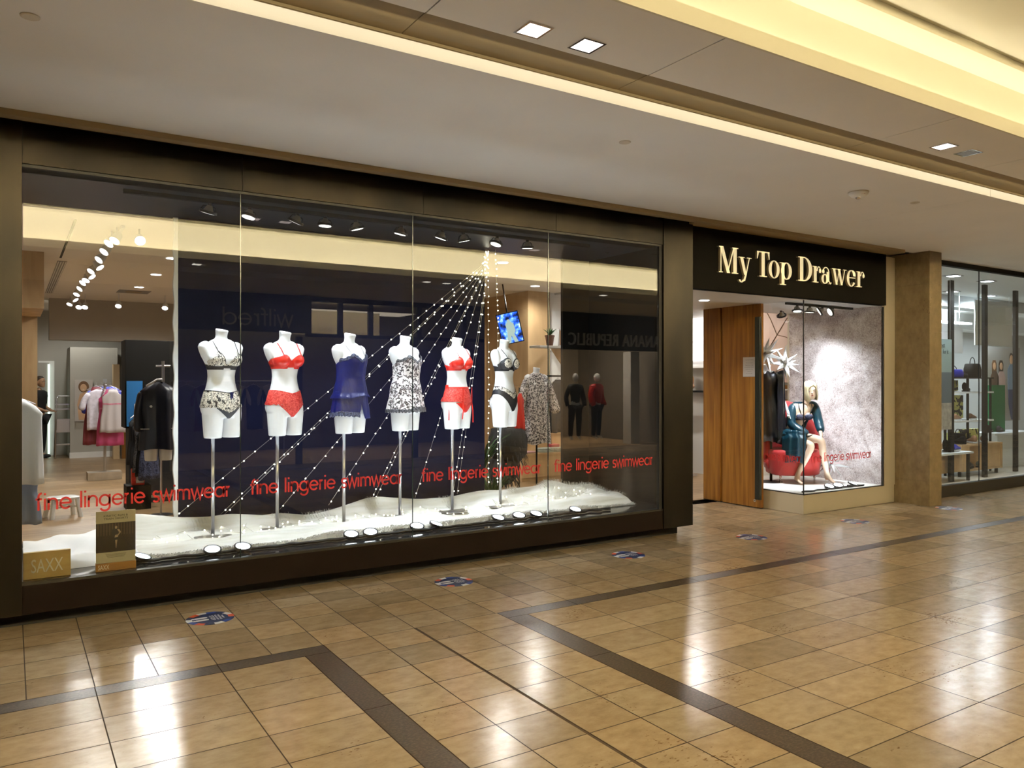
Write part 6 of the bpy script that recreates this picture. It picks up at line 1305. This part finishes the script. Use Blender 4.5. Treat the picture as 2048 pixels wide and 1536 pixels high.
# family poster
t = thing('hanging_poster', 'grey poster of three people, two with long dark hair, beside a green box', 'poster', (15.90, 7.9, .84)); mat('poster_grey', (.32, .31, .29), .5); mat('green_box', (.0, .13, .04), .5); mat('shirt_blue', (.16, .24, .34), .6); mat('jeans', (.015, .03, .09), .7); mat('dress_pink', (.42, .30, .28), .6); mat('dress_dark', (.09, .05, .03), .6)
MB().box((0, 0, 0), (1.32, .02, 1.46)).build('sheet', 'poster_grey', t)
for x in (.1, 1.2): MB().cyl((x, .01, 1.4), (x, .01, 2.40), .003, n=6).build('wire', 'steel', t)
for q, (x, z, s_, hc, cc, lc) in enumerate(((.30, 1.08, .9, 'poster_hair', 'dress_dark', 'dress_dark'), (.56, 1.08, .9, 'hair_dark', 'dress_pink', 'dress_pink'), (.96, 1.22, 1.12, 'hair_dark', 'shirt_blue', 'jeans'))):
    MB().prism([(x-.09*s_, z-.28*s_), (x-.10*s_, z+.05), (x-.05, z+.13*s_), (x+.05, z+.13*s_), (x+.10*s_, z+.05), (x+.09*s_, z-.28*s_)] if q < 2 else arc(x, z+.03, .075, .10, 0, 345, 14), -.004, 0).build('hair', hc, t)
    MB().prism(arc(x, z, .055*s_, .08*s_, 0, 345, 14), -.008, -.004).build('face', 'poster_skin', t)
    MB().prism([(x-.07, z-.10), (x+.07, z-.10), (x+.15, z-.20), (x+.17, z-.62), (x-.15, z-.62), (x-.15, z-.2)], -.012, -.008).build('top', cc, t)
    MB().prism([(x-.14, z-.60), (x+.15, z-.60), (x+.10, .02), (x-.02, .02), (x-.12, z-.9)], -.016, -.012).build('lower', lc, t)
tag(MB().box((15.55, 7.66, .66), (16.12, 7.80, 1.55)).build('green_box', 'green_box'), 'plain green box in front of the poster of three people', 'box')

# ================================================================== OPPOSITE SIDE OF THE CORRIDOR (seen as reflections)
mat('opp_navy', (.006, .008, .018), .5); mat('opp_letter', (.45, .40, .25), .4); mat('opp_wall', (.22, .19, .15), .7); mat('opp_warm', (.45, .38, .28), .6); mat('opp_metal', (.7, .7, .68), .5, .3)
sbox('wall_opposite', (-8, -3.3, 2.57), (4.9, -3.2, 3.3), 'opp_navy'); sbox('wall_opposite', (4.9, -3.3, 3.2), (10.6, -3.2, 3.3), 'opp_navy'); sbox('wall_opposite', (4.9, -3.3, 2.50), (10.6, -3.2, 2.57), 'opp_navy')
sbox('wall_opposite', (10.6, -3.3, 2.40), (14.4, -3.2, 3.3), 'charcoal_panel'); sbox('wall_opposite', (14.4, -3.3, 0), (26, -3.2, 3.3), 'opp_wall'); sbox('wall_opposite', (-8, -3.3, 0), (2.4, -3.2, 2.57), 'opp_navy'); sbox('wall_opposite', (10.3, -3.3, 0), (10.8, -3.2, 2.4), 'opp_navy')
for x in (4.9, 5.55, 6.2, 7.3, 8.4, 9.5): sbox('trim_9', (x, -3.29, 2.57), (x+.10, -3.21, 3.2), 'opp_navy')
for x in (4.7, 7.2, 9.2): sbox('trim_9', (x, -3.29, .0), (x+.12, -3.21, 2.5), 'opp_navy')
sbox('wall_opposite_back', (-8, -7.0, 0), (10.6, -6.9, 3.3), 'opp_wall'); sbox('wall_opposite_back', (10.6, -7, 0), (14.5, -6.9, 3.3), 'opp_warm'); sbox('wall_opposite_side', (10.55, -6.9, 0), (10.6, -3.3, 3.3), 'opp_wall'); sbox('wall_opposite_side', (14.4, -6.9, 0), (14.5, -3.3, 3.3), 'opp_wall')
sbox('floor_opposite', (-8, -7, -.03), (14.5, -3.3, .002), 'light_wood'); sbox('ceiling_opposite', (-8, -7, 3.3), (14.5, -3.3, 3.4), 'opp_wall')
sbox('wall_opposite_column', (13.6, -3.9, 0), (13.9, -3.6, 2.4), 'white_paint')
lamp('AREA', 'ceiling_glow', (12.3, -4.6, 3.2), (0, 0, 0), 170, (1, .85, .65), None, 2, 1.5); lamp('AREA', 'ceiling_glow', (6, -5.2, 3.2), (0, 0, 0), 22, (1, .85, .65), None, 4, 1)
tag(MB().box((5.0, -4.6, 2.62), (7.0, -4.55, 3.15)).build('lit_panel', 'opp_warm'), 'pale panel behind the upper windows of the opposite shop, seen as a reflection', 'panel')
lamp('AREA', 'ceiling_glow', (6.0, -4.1, 3.25), (math.radians(-40), 0, 0), 45, (1, .85, .55), None, 2, .1)
t = thing('shop_sign', 'thin pale shop lettering of the opposite shop, mirrored in the big window', 'shop sign', (4.62, -3.18, 2.68)); t.rotation_euler = (0, 0, PI); mb = strokes('wilfred', 1.34, .33, .02, .09); mb.build('lettering', 'opp_letter', t)
t = thing('shop_sign', 'raised metal capital letters of the opposite shop, mirrored in the right pane', 'shop sign', (14.35, -3.16, 2.50)); t.rotation_euler = (0, 0, PI); textmb('BANANA REPUBLIC', 3.1, .30, .05, 1.1).build('lettering', 'opp_metal', t)
def dressed(loc, rz, top, bottom, label, puffy=0):
    t = thing('clothed_mannequin', label, 'mannequin', loc, rz, 'mannequins of the opposite shop')
    nd = {'p': (0, 0, .92, .12, .09), 'b': (0, 0, 1.1, .10, .085), 'c': (0, 0, 1.3, .13, .09), 'n': (0, 0, 1.47, .045), 'sL': (-.17, 0, 1.38, .05), 'eL': (-.24, .02, 1.1, .04), 'Lw': (-.22, -.12, .88, .028), 'sR': (.17, 0, 1.38, .05), 'eR': (.26, .02, 1.12, .04), 'Rw': (.26, -.1, .88, .028),
          'hL': (-.09, 0, .85, .085), 'kL': (-.1, 0, .48, .06), 'aL': (-.1, .02, .09, .04), 'fL': (-.1, -.12, .04, .04, .03), 'hR': (.09, 0, .85, .085), 'kR': (.12, 0, .48, .06), 'aR': (.13, .02, .09, .04), 'fR': (.13, -.12, .04, .04, .03)}
    ed = [('p', 'b'), ('b', 'c'), ('c', 'n'), ('c', 'sL'), ('sL', 'eL'), ('eL', 'Lw'), ('c', 'sR'), ('sR', 'eR'), ('eR', 'Rw'), ('p', 'hL'), ('hL', 'kL'), ('kL', 'aL'), ('aL', 'fL'), ('p', 'hR'), ('hR', 'kR'), ('kR', 'aR'), ('aR', 'fR')]
    meshobj('body', skin(nd, ed, sub=1), 'mannequin_white', t); q = lambda k, g: {a: (*nd[a][:3], *[r+g for r in nd[a][3:]]) for a in k}
    meshobj('jacket', skin(q(['p', 'b', 'c', 'n', 'sL', 'sR', 'eL', 'eR', 'Lw', 'Rw'], .03+puffy), [('p', 'b'), ('b', 'c'), ('c', 'n'), ('c', 'sL'), ('sL', 'eL'), ('eL', 'Lw'), ('c', 'sR'), ('sR', 'eR'), ('eR', 'Rw')], sub=1), top, t)
    meshobj('trousers', skin(q(['p', 'hL', 'kL', 'aL', 'hR', 'kR', 'aR'], .02), [('p', 'hL'), ('hL', 'kL'), ('kL', 'aL'), ('p', 'hR'), ('hR', 'kR'), ('kR', 'aR')], sub=1), bottom, t)
    MB().ell((0, -.01, 1.63), (.075, .095, .115)).build('head', 'mannequin_white', t, smooth=True)
dressed((12.95, -4.2, .1), PI-.3, 'satin_red', 'cloth_black', 'mannequin in a red puffer jacket across the corridor, mirrored in the right pane', .02)
dressed((12.25, -4.2, .1), PI+.2, 'cloth_black', 'cloth_black', 'mannequin in a dark coat across the corridor, mirrored in the right pane')
for k in range(6): garment((2.9+.32*k, -4.4, 1.5), .42, .9, ['opp_wall', 'maroon', 'denim', 'opp_warm', 'cloth_black', 'grey_paint'][k], 'dim garment hanging in the opposite shop window, %s in the mirrored row' % words[k], 0, 'garments in the opposite shop window', 'robe', seed=k+30)
tag(MB().tube([(2.6, -4.4, 0), (2.6, -4.4, 1.63), (4.8, -4.4, 1.63), (4.8, -4.4, 0)], .015).build('garment_rack', 'steel'), 'steel clothes rail in the opposite shop, seen as a reflection', 'clothes rack')
